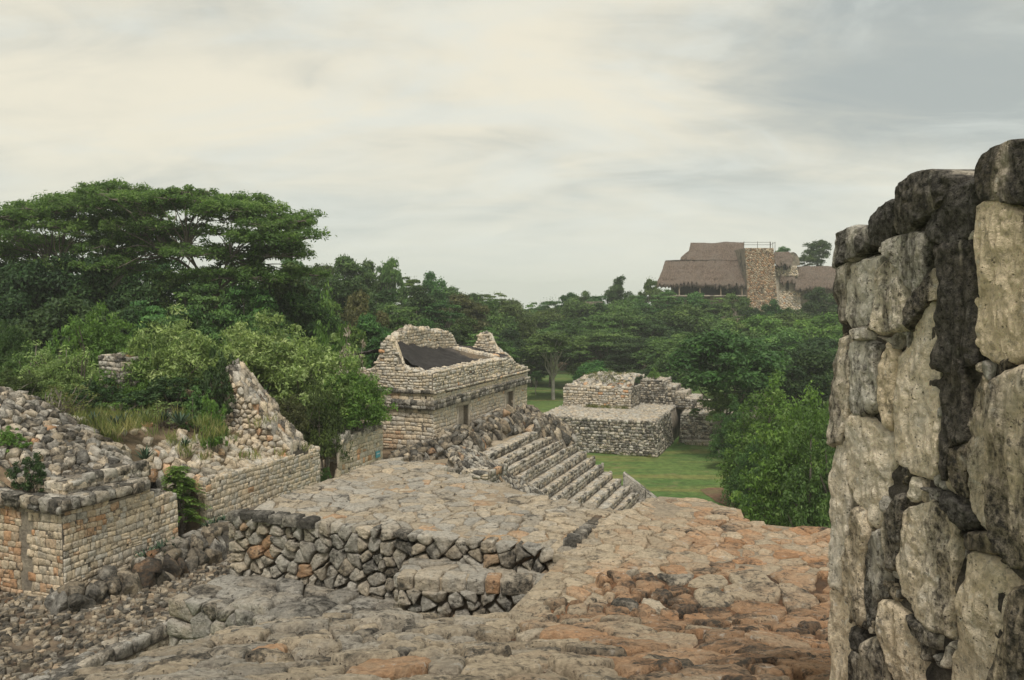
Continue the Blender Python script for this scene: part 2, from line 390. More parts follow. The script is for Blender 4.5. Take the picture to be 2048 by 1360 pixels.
def tint(v=(0.35, 0.75), h=(0.0, 0.5), d=(0.3, 0.6), p_or=0.04):
    hh = random.uniform(*h)
    if random.random() < p_or: hh = random.uniform(0.7, 1.0)
    return (random.uniform(*v), hh, random.uniform(*d))

def put_stones(parent, recs, name='stone', mat='stone', limit=300, rest='stone_fill', label=None):
    """the stones that show largest become parts of their own, the rest one joined part"""
    recs = [r for r in recs if r is not None]; sc = []
    for r in recs:
        q = to_px(r[0]); m = q.mean(0); s = np.ptp(q[:, 0]) * np.ptp(q[:, 1])
        sc.append(s if -30 < m[0] < 2080 and -30 < m[1] < 1390 and s > 30 else 0.0)
    order = np.argsort(-np.array(sc)); b = base_of(parent); left = []
    for k, i in enumerate(order):
        V, F, tn, A = recs[i]
        if k < limit and sc[i] > 0: link(name, mesh_np(name, V - b, F, tn, mat), parent)
        else: left.append(i)
    if left:
        Vs, Fs, Ts, off = [], [], [], 0
        for i in left:
            V, F, tn, A = recs[i]; Vs.append(V - b); Fs += [tuple(x + off for x in f) for f in F]; Ts.append(np.repeat(tn[None], len(V), 0)); off += len(V)
        o = link(rest, mesh_np(rest, np.concatenate(Vs), Fs, np.concatenate(Ts), mat), parent); o['kind'] = 'stuff'

def grid_mesh(fz, x0, x1, y0, y1, nx, ny, inside=None):
    xs = np.linspace(x0, x1, nx); ys = np.linspace(y0, y1, ny); X, Y = np.meshgrid(xs, ys); X, Y = X.ravel(), Y.ravel()
    V = np.stack([X, Y, fz(X, Y)], 1); i = np.arange(nx * ny).reshape(ny, nx)
    F = np.stack([i[:-1, :-1].ravel(), i[:-1, 1:].ravel(), i[1:, 1:].ravel(), i[1:, :-1].ravel()], 1)
    return V, F
def box_np(c0, c1):
    (x0, y0, z0), (x1, y1, z1) = c0, c1
    V = np.array([(x, y, z) for z in (z0, z1) for y in (y0, y1) for x in (x0, x1)], float)
    F = np.array([(0, 2, 3, 1), (4, 5, 7, 6), (0, 1, 5, 4), (2, 6, 7, 3), (0, 4, 6, 2), (1, 3, 7, 5)]); return V, F
def box_st(s0, s1, t0, t1, z0, z1):
    V, F = box_np((s0, t0, z0), (s1, t1, z1)); P = C1 + np.outer(V[:, 0], UU) + np.outer(V[:, 1], VV); P[:, 2] = V[:, 2]; return P, F[:, ::-1].copy()
def profile_core(O, e1, n, L, top, thick, z0, step=0.15, inset=0.012):
    """wall core under a ragged top line: O at the foot of the face, e1 along, n outwards"""
    m = max(2, int(L / step)); a = np.linspace(0, L, m); zt = np.array([top(x) for x in a]); V = []
    for d in (-inset, -thick):
        for z in (np.full(m, z0), zt):
            P = np.asarray(O)[None] + np.outer(a, e1) + np.outer(np.full(m, d), n); P[:, 2] = z; V.append(P)
    V = np.concatenate(V); F = []
    for i in range(m - 1):
        F += [(i, i + 1, m + i + 1, m + i), (2 * m + i + 1, 2 * m + i, 3 * m + i, 3 * m + i + 1), (m + i, m + i + 1, 3 * m + i + 1, 3 * m + i)]
    F += [(0, m, 3 * m, 2 * m), (m - 1, 3 * m - 1, 4 * m - 1, 2 * m - 1)]
    return V, F
def face_stones(O, e1, n, cells, top, bottom=0.0, proud=0.03, back=0.10, tf=None, holes=(), **kw):
    """stones of a vertical face; cells in (along, up); drops what rises over the top line or lies in a hole"""
    sf = plane_surf(O, e1, ZZ, n); recs = []; z0 = O[2]
    for c in cells:
        m = c.mean(0)
        if z0 + m[1] > top(m[0]) - 0.02 or m[1] < bottom: continue
        if any(a0 < m[0] < a1 and b0 < m[1] < b1 for a0, a1, b0, b1 in holes): continue
        recs.append(stone_rec(c, sf, proud, back, (tf or (lambda a, b: tint()))(m[0], m[1]), **kw))
    return recs
def top_stones(O, e1, n, L, top, thick, size, proud=0.08, tf=None, **kw):
    """rough stones lying along the top of a wall"""
    O = np.asarray(O, float)
    def sf(A, B, H):
        P = O[None] + np.outer(A, e1) - np.outer(B, n); P[:, 2] = np.array([top(x) for x in A]) + H; return P
    pts = scatter2(0, L, 0, thick, size, size * 0.8)
    cells = voronoi(pts, [(0, 0), (L, 0), (L, thick), (0, thick)])
    return [stone_rec(c, sf, proud * random.uniform(0.5, 1.5), 0.10, (tf or (lambda a, b: tint(d=(0.45, 0.8))))(*c.mean(0)), **kw) for c in cells if c is not None]
def ragged(base, amp, f=2.3, seed=0.0):
    return lambda a: (base(a) if callable(base) else base) + amp * (math.sin(a * f + seed) * 0.5 + math.sin(a * f * 2.7 + seed * 3) * 0.3 + math.sin(a * f * 6.1 + seed * 7) * 0.25)
def lerp_pts(pts):
    xs = [p[0] for p in pts]; ys = [p[1] for p in pts]; return lambda a: float(np.interp(a, xs, ys))
#--PART2--

# ================================================================== the setting: lawn, dirt, court floors, hillside
lawn = part('lawn', [(-600, -250, 0), (600, -250, 0), (600, 900, 0), (-600, 900, 0)], [(0, 1, 2, 3)], 'lawn', None); tag(lawn, kind='structure')
def blob(cx, cy, rx, ry, z, n=40, seed=0):
    a = np.linspace(0, 2 * math.pi, n, endpoint=False); r = 1 + 0.16 * np.sin(a * 3 + seed) + 0.10 * np.sin(a * 5 + 2 * seed) + 0.05 * np.sin(a * 11 + seed)
    V = np.stack([cx + rx * r * np.cos(a), cy + ry * r * np.sin(a), np.full(n, z)], 1); return V, [tuple(range(n))]
V, F = blob(15.2, 44.0, 4.2, 4.4, 0.02, seed=1.3)
tag(part('dirt_path', V, F, 'red_dirt', None), kind='structure')

def st_of(x, y):
    dx, dy = x - C1[0], y - C1[1]; return dx * UU[0] + dy * UU[1], dx * VV[0] + dy * VV[1]
def sm(x, a, b): k = np.clip((x - a) / (b - a), 0, 1); return k * k * (3 - 2 * k)
def hill_st(s, t):
    q = -t; z = 6.2 + 0.42 * np.clip(q - 0.6, 0, 3.9) + 0.015 * np.clip(q - 4.5, 0, 8)
    z = z + (0.62 + 0.35 * sm(q, 3.5, 5.5)) * (1 - sm(s, 2.9, 4.6)) * (1 - 0.6 * sm(q, 7, 10)) * sm(s, -0.6, 0.9)
    gap = sm(s, 3.3, 3.7) * (1 - sm(s, 4.7, 5.2)) * (1 - sm(q, 0.9, 2.3)); z = z - gap * (z - 4.75)
    gap = sm(s, 10.6, 10.8) * (1 - sm(s, 12.0, 12.25)) * (1 - sm(q, 1.6, 2.4)); z = z - gap * (z - 4.70)
    z = z - 1.1 * sm(s, 12, 15) * sm(q, 1, 3); e = sm(s, 14.9, 15.5) * (1 - sm(q, 5, 7)); z = z - e * (z - 4.66)
    return z
def hill_z(x, y):
    s, t = st_of(x, y); p = np.stack([x, y, 0 * x], 1) if isinstance(x, np.ndarray) else np.array([[x, y, 0.0]])
    z = hill_st(s, t) + 0.07 * fbm(p, 0.9, 3, 5); return z if isinstance(x, np.ndarray) else float(z[0])
def st_grid(fst, s0, s1, t0, t1, ns, nt):
    S, Tt = np.meshgrid(np.linspace(s0, s1, ns), np.linspace(t0, t1, nt)); S, Tt = S.ravel(), Tt.ravel()
    P = C1 + np.outer(S, UU) + np.outer(Tt, VV); P[:, 2] = fst(S, Tt, P); i = np.arange(ns * nt).reshape(nt, ns)
    return P, np.stack([i[:-1, :-1].ravel(), i[:-1, 1:].ravel(), i[1:, 1:].ravel(), i[1:, :-1].ravel()], 1)[:, ::-1].copy()
V, F = st_grid(lambda s, t, P: hill_st(s, t) + 0.07 * fbm(np.stack([P[:, 0], P[:, 1], 0 * s], 1), 0.9, 3, 5), 0.25, 19.0, -30, -0.62, 110, 150)
V[:110, 2] = 0.0; V[-110:, 2] = np.where(np.arange(110) < 110, 4.0, 0)          # close the front and back edges down to the ground
hill = part('hillside', V, F, 'soil', None, smooth=True); tag(hill, kind='structure')
V, F = box_st(0.3, 19.0, -30, -0.75, 0.0, 4.69); tag(part('hillside_base_ground', V, F, 'soil', None), kind='structure')

# court floors of trodden rubble
def floor_stones(name, s0, s1, t0, t1, z, size, tf, limit, mat='gravel', amp=0.03):
    fl = link(name, None); tag(fl, kind='structure')
    V, F = st_grid(lambda s, t, P: z - 0.02 + amp * fbm(np.stack([P[:, 0], P[:, 1], 0 * s], 1), 1.3, 3, 8), s0, s1, t0, t1, 60, 40)
    part('bed', V, F, mat, fl, smooth=True)
    pts = scatter2(s0, s1, t0, t1, size, size * 0.9, 0.48, False); cells = voronoi(pts, [(s0, t0), (s1, t0), (s1, t1), (s0, t1)])
    O = W(0, 0, z); sf0 = plane_surf(O, UU, VV, ZZ)
    def sf(A, B, H):
        P = sf0(A, B, H); P[:, 2] += amp * fbm(np.stack([P[:, 0], P[:, 1], 0 * A], 1), 1.3, 3, 8); return P
    recs = []
    for c in cells:
        if c is None or random.random() < 0.22 or (c.mean(0)[1] < -0.15 and c.mean(0)[0] > 0.0 and t0 < 0): continue
        recs.append(stone_rec(c[::-1], sf, size * random.uniform(0.12, 0.42), 0.05, tf(), gap=size * random.uniform(0.05, 0.22), jit=0.12, tilt=0.2))
    put_stones(fl, recs, 'cobble', 'stone', limit, 'cobble_fill')
    return fl
floor_stones('court_floor', -5.5, 9.0, -4.0, 3.05, 4.7, 0.145, lambda: tint((-0.35, 0.25), (0.15, 0.65), (0.45, 0.8), 0.03), 300)
floor_stones('lower_court_floor', -8.5, 9.0, 3.05, 10.5, 4.0, 0.21, lambda: tint((-0.35, 0.3), (0.0, 0.4), (0.5, 0.9), 0.02), 300, 'gravel', 0.06)

# ================================================================== left ruin: walls, cornice, mounds
def s_at(x, t):                                        # distance along the ruins where the line t meets a photo column
    k = (x - 1024) / FPX / math.cos(PITCH)
    c = C1 + t * VV; return (k * c[1] - c[0]) / (UU[0] - k * UU[1])
warm = lambda a, b: tint((0.3, 0.85), (0.15, 0.62), (0.22, 0.45), 0.07)

# --- wall by the lower left corner, with its cornice
w1 = thing('ruined_wall', W(0, 0, 4.7), 'tall squared masonry wall with dark overhanging cornice, nearest on the left', 'ruined wall')
top1 = ragged(lerp_pts([(0, 6.74), (2.45, 6.74), (2.5, 6.58), (2.9, 6.56), (2.95, 6.42), (3.42, 6.40)]), 0.025, 3.1)
Of, Oe = W(0, 0, 4.7), W(0, -3.2, 4.7)
part('core', *profile_core(Of, UU, VV, 3.42, lambda a: top1(a) - 0.03, 0.75, 4.0), 'mortar', w1)
part('end_core', *profile_core(Oe, VV, -UU, 3.17, lambda a: 6.72, 0.7, 4.0), 'mortar', w1)
def t_w1(a, b):
    if b > 1.35 and a < 1.5 and random.random() < 0.45: return (random.uniform(0.4, 0.7), random.uniform(0.62, 0.9), random.uniform(0.15, 0.4))
    return tint((0.4, 0.95), (0.10, 0.5), (0.15, 0.48), 0.05)
def t_w1e(a, b):
    if a < 1.9: return tint((0.25, 0.6), (0.45, 0.95), (0.25, 0.5), 0.4 if b < 0.9 else 0.1)
    return tint((0.3, 0.8), (0.25, 0.65), (0.15, 0.5), 0.05)
recs = face_stones(Of, UU, VV, coursed(3.42, 2.1, 0.175, 0.12, 0.27), top1, tf=t_w1, proud=0.016, jit=0.07)
recs += face_stones(Oe, VV, -UU, coursed(3.17, 2.1, 0.175, 0.13, 0.27), lambda a: 6.76, tf=t_w1e, proud=0.016, jit=0.07, holes=[(1.86, 2.16, 0.05, 2.1)])
recs += top_stones(W(2.45, 0, 0), UU, VV, 0.97, lambda a: top1(a + 2.45) - 0.05, 0.75, 0.26)
# rough dark stones inside the vertical slot of the end face
sf = plane_surf(W(0.06, -1.34, 4.7), VV, ZZ, -UU)
for k in range(14): 
    c = np.array([(0.03, k * 0.145), (0.26, k * 0.145 + 0.02), (0.25, k * 0.145 + 0.13), (0.04, k * 0.145 + 0.12)]); recs.append(stone_rec(c, sf, 0.03, 0.1, tint((0.0, 0.3), (0, 0.2), (0.75, 1.0)), jit=0.2))
put_stones(w1, recs, limit=260)
co = part('cornice', *box_st(-0.10, 2.4, -0.8, 0.10, 6.765, 7.0), 'mortar_dark', w1)
part('cornice_return', *box_st(-0.101, 0.5, -3.2, -0.803, 6.765, 7.0), 'mortar_dark', w1)
tc = lambda a, b: tint((0.15, 0.5), (0.0, 0.3), (0.55, 0.85), 0.0)
recs = face_stones(W(-0.1, 0.1, 6.75), UU, VV, coursed(2.5, 0.26, 0.27, 0.26, 0.5), lambda a: 7.1, tf=tc, proud=0.06, gap=0.022, jit=0.2, tilt=0.12)
recs += face_stones(W(-0.1, -3.2, 6.75), VV, -UU, coursed(3.3, 0.26, 0.27, 0.24, 0.5), lambda a: 7.1, tf=tc, proud=0.07, gap=0.022, jit=0.2, tilt=0.12)
recs += top_stones(W(-0.1, 0.1, 0), UU, VV, 2.5, lambda a: 6.99, 0.75, 0.34, 0.05, tf=tc)
recs += top_stones(W(-0.1, -3.2, 0), VV, -UU, 3.3, lambda a: 6.99, 0.75, 0.34, 0.05, tf=tc)
put_stones(co, recs, 'cornice_stone', limit=60)
# the set-back course of pale squared stones over the cornice
up = part('upper_course', *box_st(0.42, 2.9, -3.2, -0.36, 6.98, 7.22), 'mortar', w1)
tb = lambda a, b: tint((0.55, 1.0), (0.2, 0.5), (0.1, 0.45), 0.0)
recs = face_stones(W(0.4, -3.2, 7.0), VV, -UU, coursed(2.86, 0.27, 0.24, 0.17, 0.30), lambda a: 7.32, tf=tb, proud=0.04)
recs += face_stones(W(0.4, -0.34, 7.0), UU, VV, coursed(2.4, 0.24, 0.22, 0.2, 0.42), lambda a: 7.32, tf=lambda a, b: tint((0.2, 0.9), (0, 0.4), (0.3, 0.8)), proud=0.04)
recs += top_stones(W(0.34, -3.2, 0), VV, -UU, 2.9, lambda a: 7.24, 0.5, 0.30, 0.07)
recs += top_stones(W(0.4, -0.30, 0), UU, VV, 2.4, lambda a: 7.20, 0.5, 0.32, 0.06)
put_stones(up, recs, 'squared_stone', limit=80)

# --- collapsed vault over that wall and the slope beside it: loose stones on the hillside surface
def field_stones(parent, keep, s0, s1, t0, t1, size, tf, proud, limit, name='rubble_stone', mat='stone', fz=None, skip=0.0, **kw):
    sz = size; pts = scatter2(s0, s1, t0, t1, sz, sz * 0.9, 0.46, False); cells = voronoi(pts, [(s0, t0), (s1, t0), (s1, t1), (s0, t1)])
    hs = height_surf(fz or hill_z); recs = []
    def sf(A, B, H): P = C1 + np.outer(A, UU) + np.outer(B, VV); return hs(P[:, 0], P[:, 1], H)
    for c in cells:
        if c is None: continue
        m = c.mean(0)
        if not keep(m[0], m[1]) or random.random() < skip: continue
        recs.append(stone_rec(c[::-1], sf, proud * random.uniform(0.5, 1.5), 0.08, tf(), gap=sz * 0.07, jit=0.14, tilt=0.25, dome=0.3, **kw))
    put_stones(parent, recs, name, mat, limit, 'rubble_fill')
rm = thing('collapsed_vault', W(1.5, -2.5, 7.0), 'sloping mass of loose grey rubble above the nearest left wall', 'rubble mound')
field_stones(rm, lambda s, t: True, 0.45, 3.9, -8.0, -0.55, 0.24, lambda: tint((-0.1, 0.65), (0.0, 0.42), (0.42, 0.8), 0.02), 0.10, 300)
rs = thing('rubble_slope', W(6, -2, 6.4), 'scattered pale stones on the slope behind the middle left wall', 'rubble slope')
field_stones(rs, lambda s, t: (-t < 2.4 + 0.5 * math.sin(s * 1.3) or random.random() < 0.45 * (1 + t / 6.0)) and not (3.4 < s < 5.0 and t > -1.0), 3.9, 12.5, -6.0, -0.64, 0.25, lambda: tint((0.35, 0.9), (0.1, 0.5), (0.2, 0.5), 0.04), 0.10, 280, skip=0.08)

# --- middle wall
w2 = thing('ruined_wall', W(5.08, -0.55, 4.7), 'long pale masonry wall with broken top, second of the left walls, beyond the green fern bush', 'ruined wall')
O2 = W(5.08, -0.55, 4.7); L2 = 5.6; top2 = ragged(lerp_pts([(0, 6.30), (1.0, 6.36), (5.6, 6.30)]), 0.05, 2.1, 1.0)
part('core', *profile_core(O2, UU, VV, L2, lambda a: top2(a) - 0.03, 0.7, 4.0), 'mortar', w2)
recs = face_stones(O2, UU, VV, coursed(L2, 1.75, 0.165, 0.12, 0.28), top2, tf=lambda a, b: tint((0.5, 0.9), (0.1, 0.45), (0.15, 0.45), 0.02), proud=0.016, jit=0.07)
recs += top_stones(O2, UU, VV, L2, lambda a: top2(a) - 0.05, 0.7, 0.26, 0.07, tf=lambda a, b: tint((0.4, 0.9), (0.1, 0.5), (0.2, 0.5)))
recs += face_stones(W(5.08, -1.25, 4.7), VV, -UU, coursed(0.7, 1.75, 0.16, 0.16, 0.34), lambda a: 6.3, tf=warm, proud=0.03)
put_stones(w2, recs, limit=300)

# --- stub of cross wall that runs up to a peak behind it
cw = thing('ruined_cross_wall', W(9, -2, 6.4), 'tapering stub of rough stone wall rising to a peak behind the second left wall', 'ruined wall')
topc0 = (lerp_pts([(0, 8.7), (0.12, 9.1), (0.4, 9.12), (0.7, 8.75), (1.1, 8.3), (1.4, 8.05), (1.8, 7.5), (2.3, 7.05), (2.9, 6.5)]))
topc = lambda a: topc0(math.floor(a / 0.21) * 0.21 + 0.1) + 0.08 * math.sin(math.floor(a / 0.21) * 2.3) + 0.03 * math.sin(a * 31)
Oc = W(9.0, -3.45, 5.6)
part('core', *profile_core(Oc, VV, -UU, 2.9, lambda a: topc(a) - 0.06, 1.0, 5.4, step=0.05), 'mortar', cw)
cells = voronoi(scatter2(0, 2.9, 0, 3.6, 0.24, 0.17, 0.4), [(0, 0), (2.9, 0), (2.9, 3.6), (0, 3.6)])
recs = face_stones(Oc, VV, -UU, [c for c in cells if c is not None], topc, tf=lambda a, b: tint((0.4, 0.95), (0.1, 0.5), (0.15, 0.5), 0.05), proud=0.07, gap=0.02, tilt=0.2)
recs += top_stones(Oc, VV, -UU, 2.9, lambda a: topc0(a) - 0.04, 1.0, 0.22, 0.20, tf=lambda a, b: tint((0.1, 0.8), (0.05, 0.5), (0.35, 0.75)), tilt=0.2)
put_stones(cw, recs, limit=260)
pr = thing('ruined_pier', W(7.4, -6.9, 7.6), 'short dark pier of layered stones among the bushes on the left slope', 'ruined pier')
Op = W(7.4, -7.1, 7.9); tp = ragged(9.55, 0.06, 5)
part('core', *profile_core(Op, VV, -UU, 0.95, lambda a: tp(a) - 0.04, 0.8, 7.4), 'mortar', pr)
put_stones(pr, face_stones(Op, VV, -UU, coursed(0.95, 1.9, 0.16, 0.18, 0.42), tp, tf=lambda a, b: tint((0.2, 0.7), (0, 0.3), (0.4, 0.8)), proud=0.06) + top_stones(Op, VV, -UU, 0.95, lambda a: tp(a) - 0.04, 0.8, 0.3, 0.08) + face_stones(W(7.4, -6.15, 7.9), UU, VV, coursed(0.8, 1.9, 0.16, 0.18, 0.42), tp, tf=lambda a, b: tint((0.2, 0.7), (0, 0.3), (0.4, 0.8)), proud=0.06), limit=80)

# --- third wall with its end face, and the small blue notice on it
w3 = thing('ruined_wall', W(12.15, -0.7, 4.7), 'short pale masonry wall with coping stones, third of the left walls, with a blue notice', 'ruined wall')
O3 = W(12.15, -0.7, 4.7); L3 = 3.1; top3 = ragged(lerp_pts([(0, 6.28), (1.4, 6.36), (3.1, 6.5)]), 0.02, 2.0)
part('core', *profile_core(O3, UU, VV, L3, lambda a: top3(a) - 0.03, 0.95, 4.0), 'mortar', w3)
recs = face_stones(O3, UU, VV, coursed(L3, 1.85, 0.17, 0.14, 0.30), top3, tf=lambda a, b: tint((0.5, 0.95), (0.12, 0.45), (0.1, 0.4)), proud=0.016)
recs += face_stones(W(12.15, -1.65, 4.7), VV, -UU, coursed(0.95, 1.7, 0.17, 0.16, 0.34), lambda a: 6.3, tf=warm, proud=0.03)
recs += top_stones(W(12.15, -0.64, 0), UU, VV, L3, lambda a: top3(a), 0.5, 0.42, 0.14, tf=lambda a, b: tint((0.25, 0.6), (0, 0.3), (0.4, 0.75)))
put_stones(w3, recs, limit=200)
q = W(14.75, -0.64, 5.35)
sg = thing('notice', q, 'small blue notice fixed low on the third left wall', 'notice')
V = np.array([q + a * UU + d * VV + b * ZZ for d in (0, 0.015) for a, b in ((-0.17, -0.13), (0.17, -0.13), (0.17, 0.13), (-0.17, 0.13))])
F = [(4, 5, 6, 7), (3, 2, 1, 0), (0, 1, 5, 4), (1, 2, 6, 5), (2, 3, 7, 6), (3, 0, 4, 7)]
part('board', V, F, 'blue_sheet', sg)
V2 = np.array([q + a * UU + d * VV + b * ZZ for d in (0.017, 0.020) for a, b in ((-0.10, 0.0), (0.12, 0.0), (0.12, 0.05), (-0.10, 0.05))]); part('print_panel', V2, F, 'white_print', sg)

# --- low retaining wall beside the lower court
rw = thing('retaining_wall', W(0, 3.05, 4.0), 'low dark edged retaining wall between the two floors at lower left', 'retaining wall')
Or = W(-6.5, 3.08, 4.0); Lr = 15.0
part('core', *profile_core(Or, UU, VV, Lr, lambda a: 4.69, 0.4, 3.9), 'mortar_dark', rw)
recs = face_stones(Or, UU, VV, coursed(Lr, 0.45, 0.15, 0.16, 0.36), lambda a: 4.45, tf=lambda a, b: tint((0.15, 0.7), (0.1, 0.55), (0.3, 0.65), 0.08), proud=0.05)
cells = coursed(Lr, 0.2, 0.22, 0.28, 0.52)
recs += face_stones(W(-6.5, 3.12, 4.5), UU, VV, cells, lambda a: 4.8, tf=lambda a, b: tint((0.1, 0.5), (0, 0.3), (0.55, 0.85)), proud=0.07)
recs += top_stones(W(-6.5, 3.14, 0), UU, VV, Lr, lambda a: 4.68, 0.5, 0.4, 0.06, tf=lambda a, b: tint((0.1, 0.5), (0, 0.35), (0.45, 0.8)))
put_stones(rw, recs, limit=160)

# --- loose fallen rocks
def heap(name, label, blobs, size, tf, limit=140, ground=4.7, grad=1.0, mat='stone', proud=0.5, base_mat='mortar'):
    """a pile: blobs (s, t, rs, rt, height); rocks laid over its surface"""
    s0 = min(b[0] - b[2] for b in blobs); s1 = max(b[0] + b[2] for b in blobs); t0 = min(b[1] - b[3] for b in blobs); t1 = max(b[1] + b[3] for b in blobs)
    def fst(s, t):
        z = np.zeros_like(np.asarray(s, float))
        for (cs, ct, r1, r2, h) in blobs: z = np.maximum(z, h * np.clip(1 - ((s - cs) / r1) ** 2 - ((t - ct) / r2) ** 2, 0, 1) ** 0.8)
        return z
    gz = ground if callable(ground) else (lambda s, t: ground + 0 * s)
    hp = thing(name, W((s0 + s1) / 2, (t0 + t1) / 2, float(gz(np.array((s0 + s1) / 2), np.array((t0 + t1) / 2)))), label, 'rubble heap')
    V, F = st_grid(lambda s, t, P: gz(s, t) + np.where(fst(s, t) > 0.05, fst(s, t) * 0.92 - 0.06, -0.8), s0, s1, t0, t1, 40, 40); part('rubble_core', V, F, base_mat, hp, smooth=True)
    pts = scatter2(s0, s1, t0, t1, size, size * 0.9, 0.48, False); cells = voronoi(pts, [(s0, t0), (s1, t0), (s1, t1), (s0, t1)])
    def sf(A, B, H):
        P = C1 + np.outer(A, UU) + np.outer(B, VV); e = 0.08; z = gz(A, B) + fst(A, B)
        ns = -(fst(A + e, B) - fst(A - e, B)) / (2 * e); nt = -(fst(A, B + e) - fst(A, B - e)) / (2 * e); l = np.sqrt(1 + ns * ns + nt * nt)
        P[:, 2] = z; return P + (H / l)[:, None] * (np.outer(ns, UU) + np.outer(nt, VV) + ZZ)
    recs = []
    for c in cells:
        if c is None: continue
        m = c.mean(0)
        if fst(m[0], m[1]) < 0.04: continue
        recs.append(stone_rec(c[::-1], sf, size * proud * random.uniform(0.5, 1.4), size * 0.4, tf(), gap=size * 0.05, jit=0.22, tilt=0.35, dome=0.35, rnd=0.16))
    put_stones(hp, recs, 'rock', mat, limit, 'rock_fill')
dk = lambda: tint((-0.35, 0.2), (0.0, 0.55), (0.5, 0.85), 0.05)
heap('fallen_rocks', 'line of dark fallen rocks along the foot of the nearest left wall',
     [(0.15, 0.35, 0.8, 0.5, 0.28), (1.2, 0.5, 0.9, 0.55, 0.40), (2.2, 0.55, 0.9, 0.6, 0.38), (3.3, 0.5, 1.0, 0.65, 0.40), (4.3, 0.35, 0.9, 0.75, 0.45)], 0.34, dk, 120)
heap('fallen_rocks', 'fallen rocks before the gap at the foot of the second left wall', [(5.4, 0.35, 0.8, 0.6, 0.3), (6.4, 0.2, 0.7, 0.5, 0.22)], 0.3, dk, 60)

# ================================================================== the long ruined palace
PS, PT, PL = 19.1, -0.35, 12.3
pal = thing('ruined_palace', W(PS + 6, -2.5, 4.7), 'long roofless stone palace with two doorways, cornice and black sheeting on top', 'ruin')
OF, OE = W(PS, PT, 4.7), W(PS, -7.2, 4.7); LE = 7.2 + PT
d1, d2 = s_at(915, PT) - PS, s_at(936, PT) - PS; d3, d4 = s_at(1011, PT) - PS, s_at(1026, PT) - PS
doors = [(d1, d2), (d3, d4)]
for a0, a1 in [(0, d1), (d2, d3), (d4, PL)]:
    part('facade_core', *profile_core(W(PS + a0, PT, 4.7), UU, VV, a1 - a0, lambda a: 6.6, 0.8, 4.6), 'mortar', pal)
part('end_wall_core', *profile_core(OE, VV, -UU, LE - 0.032, lambda a: 6.6, 0.7, 4.6), 'mortar', pal)
tw = lambda a, b: tint((0.7, 1.1), (0.10, 0.40), (0.10, 0.42), 0.01)
recs = face_stones(OF, UU, VV, coursed(PL, 1.9, 0.18, 0.15, 0.32), lambda a: 6.62, tf=tw, proud=0.016, far=True, holes=[(a0 - 0.05, a1 + 0.05, 0, 1.75) for a0, a1 in doors])
def te(a, b):
    if b < 0.75 and 3.0 < a < 5.2 and random.random() < 0.6: return (random.uniform(0.3, 0.6), random.uniform(0.6, 0.85), 0.3)
    return tint((0.4, 0.9), (0.15, 0.5), (0.1, 0.4), 0.03)
recs += face_stones(OE, VV, -UU, coursed(LE, 1.9, 0.18, 0.22, 0.42), lambda a: 6.62, tf=te, proud=0.016, far=True)
for a0, a1 in doors:       # door jambs, lintel and the dim room behind
    dj = part('door_frame', *box_st(PS + a0 - 0.14, PS + a0 - 0.005, PT - 0.6, PT + 0.055, 4.7, 6.40), 'stucco', pal)
    part('jamb', *box_st(PS + a1 + 0.005, PS + a1 + 0.14, PT - 0.6, PT + 0.055, 4.7, 6.40), 'stucco', dj)
    part('lintel', *box_st(PS + a0 - 0.18, PS + a1 + 0.18, PT - 0.6, PT + 0.065, 6.403, 6.598), 'stucco', dj)
part('inner_wall', *box_st(PS + 0.8, PS + PL - 0.8, -0.66, -0.60, 4.7, 6.41), 'stucco', pal)
# cornice, band, upper moulding, frieze
ptop = ragged(lerp_pts([(0, 8.25), (1.0, 8.30), (5, 8.32), (8.8, 8.30), (10.2, 8.10), (11.0, 7.75), (PL, 7.52)]), 0.05, 2.2)
t_c = lambda a, b: tint((0.1, 0.6), (0, 0.3), (0.52, 0.85), 0.0)
t_f = lambda a, b: tint((0.6, 1.15), (0.05, 0.42), (0.28, 0.66), 0.02)
bands = [(6.60, 6.93, 0.17, 0.20, t_c, (0.25, 0.55)), (6.93, 7.30, 0.03, 0.19, tw, (0.22, 0.42)), (7.30, 7.44, 0.14, 0.15, t_f, (0.25, 0.5))]
for z0, z1, off, rh, tf_, wr in bands:
    b_ = part('moulding', *box_st(PS - off + 0.02, PS + PL + off - 0.02, -0.98, PT + off - 0.02, z0 + 0.002, z1), 'mortar_dark', pal)
    part('moulding_return', *box_st(PS - off + 0.021, PS + 0.7, -7.2, -0.983, z0 + 0.002, z1), 'mortar_dark', b_)
    recs += face_stones(W(PS - off, PT + off, z0), UU, VV, coursed(PL + 2 * off, z1 - z0, rh, *wr, wob=0.008), lambda a: z1 + 0.05, tf=tf_, proud=0.02, far=True)
    recs += face_stones(W(PS - off, -7.2, z0), VV, -UU, coursed(LE + off, z1 - z0, rh, *wr, wob=0.008), lambda a: z1 + 0.05, tf=t_c if off > 0.1 else te, proud=0.02, far=True)
part('frieze_core', *profile_core(W(PS - 0.03, PT + 0.03, 7.44), UU, VV, PL + 0.06, lambda a: max(7.46, ptop(a) - 0.04), 0.62, 7.442), 'mortar', pal)
recs += face_stones(W(PS - 0.03, PT + 0.03, 7.42), UU, VV, coursed(PL + 0.06, 0.95, 0.145, 0.15, 0.32), ptop, tf=t_f, proud=0.035, gap=0.010, tilt=0.1, far=True)
recs += top_stones(W(PS, PT, 0), UU, VV, PL, lambda a: ptop(a) - 0.05, 0.62, 0.28, 0.08, tf=t_f, far=True)
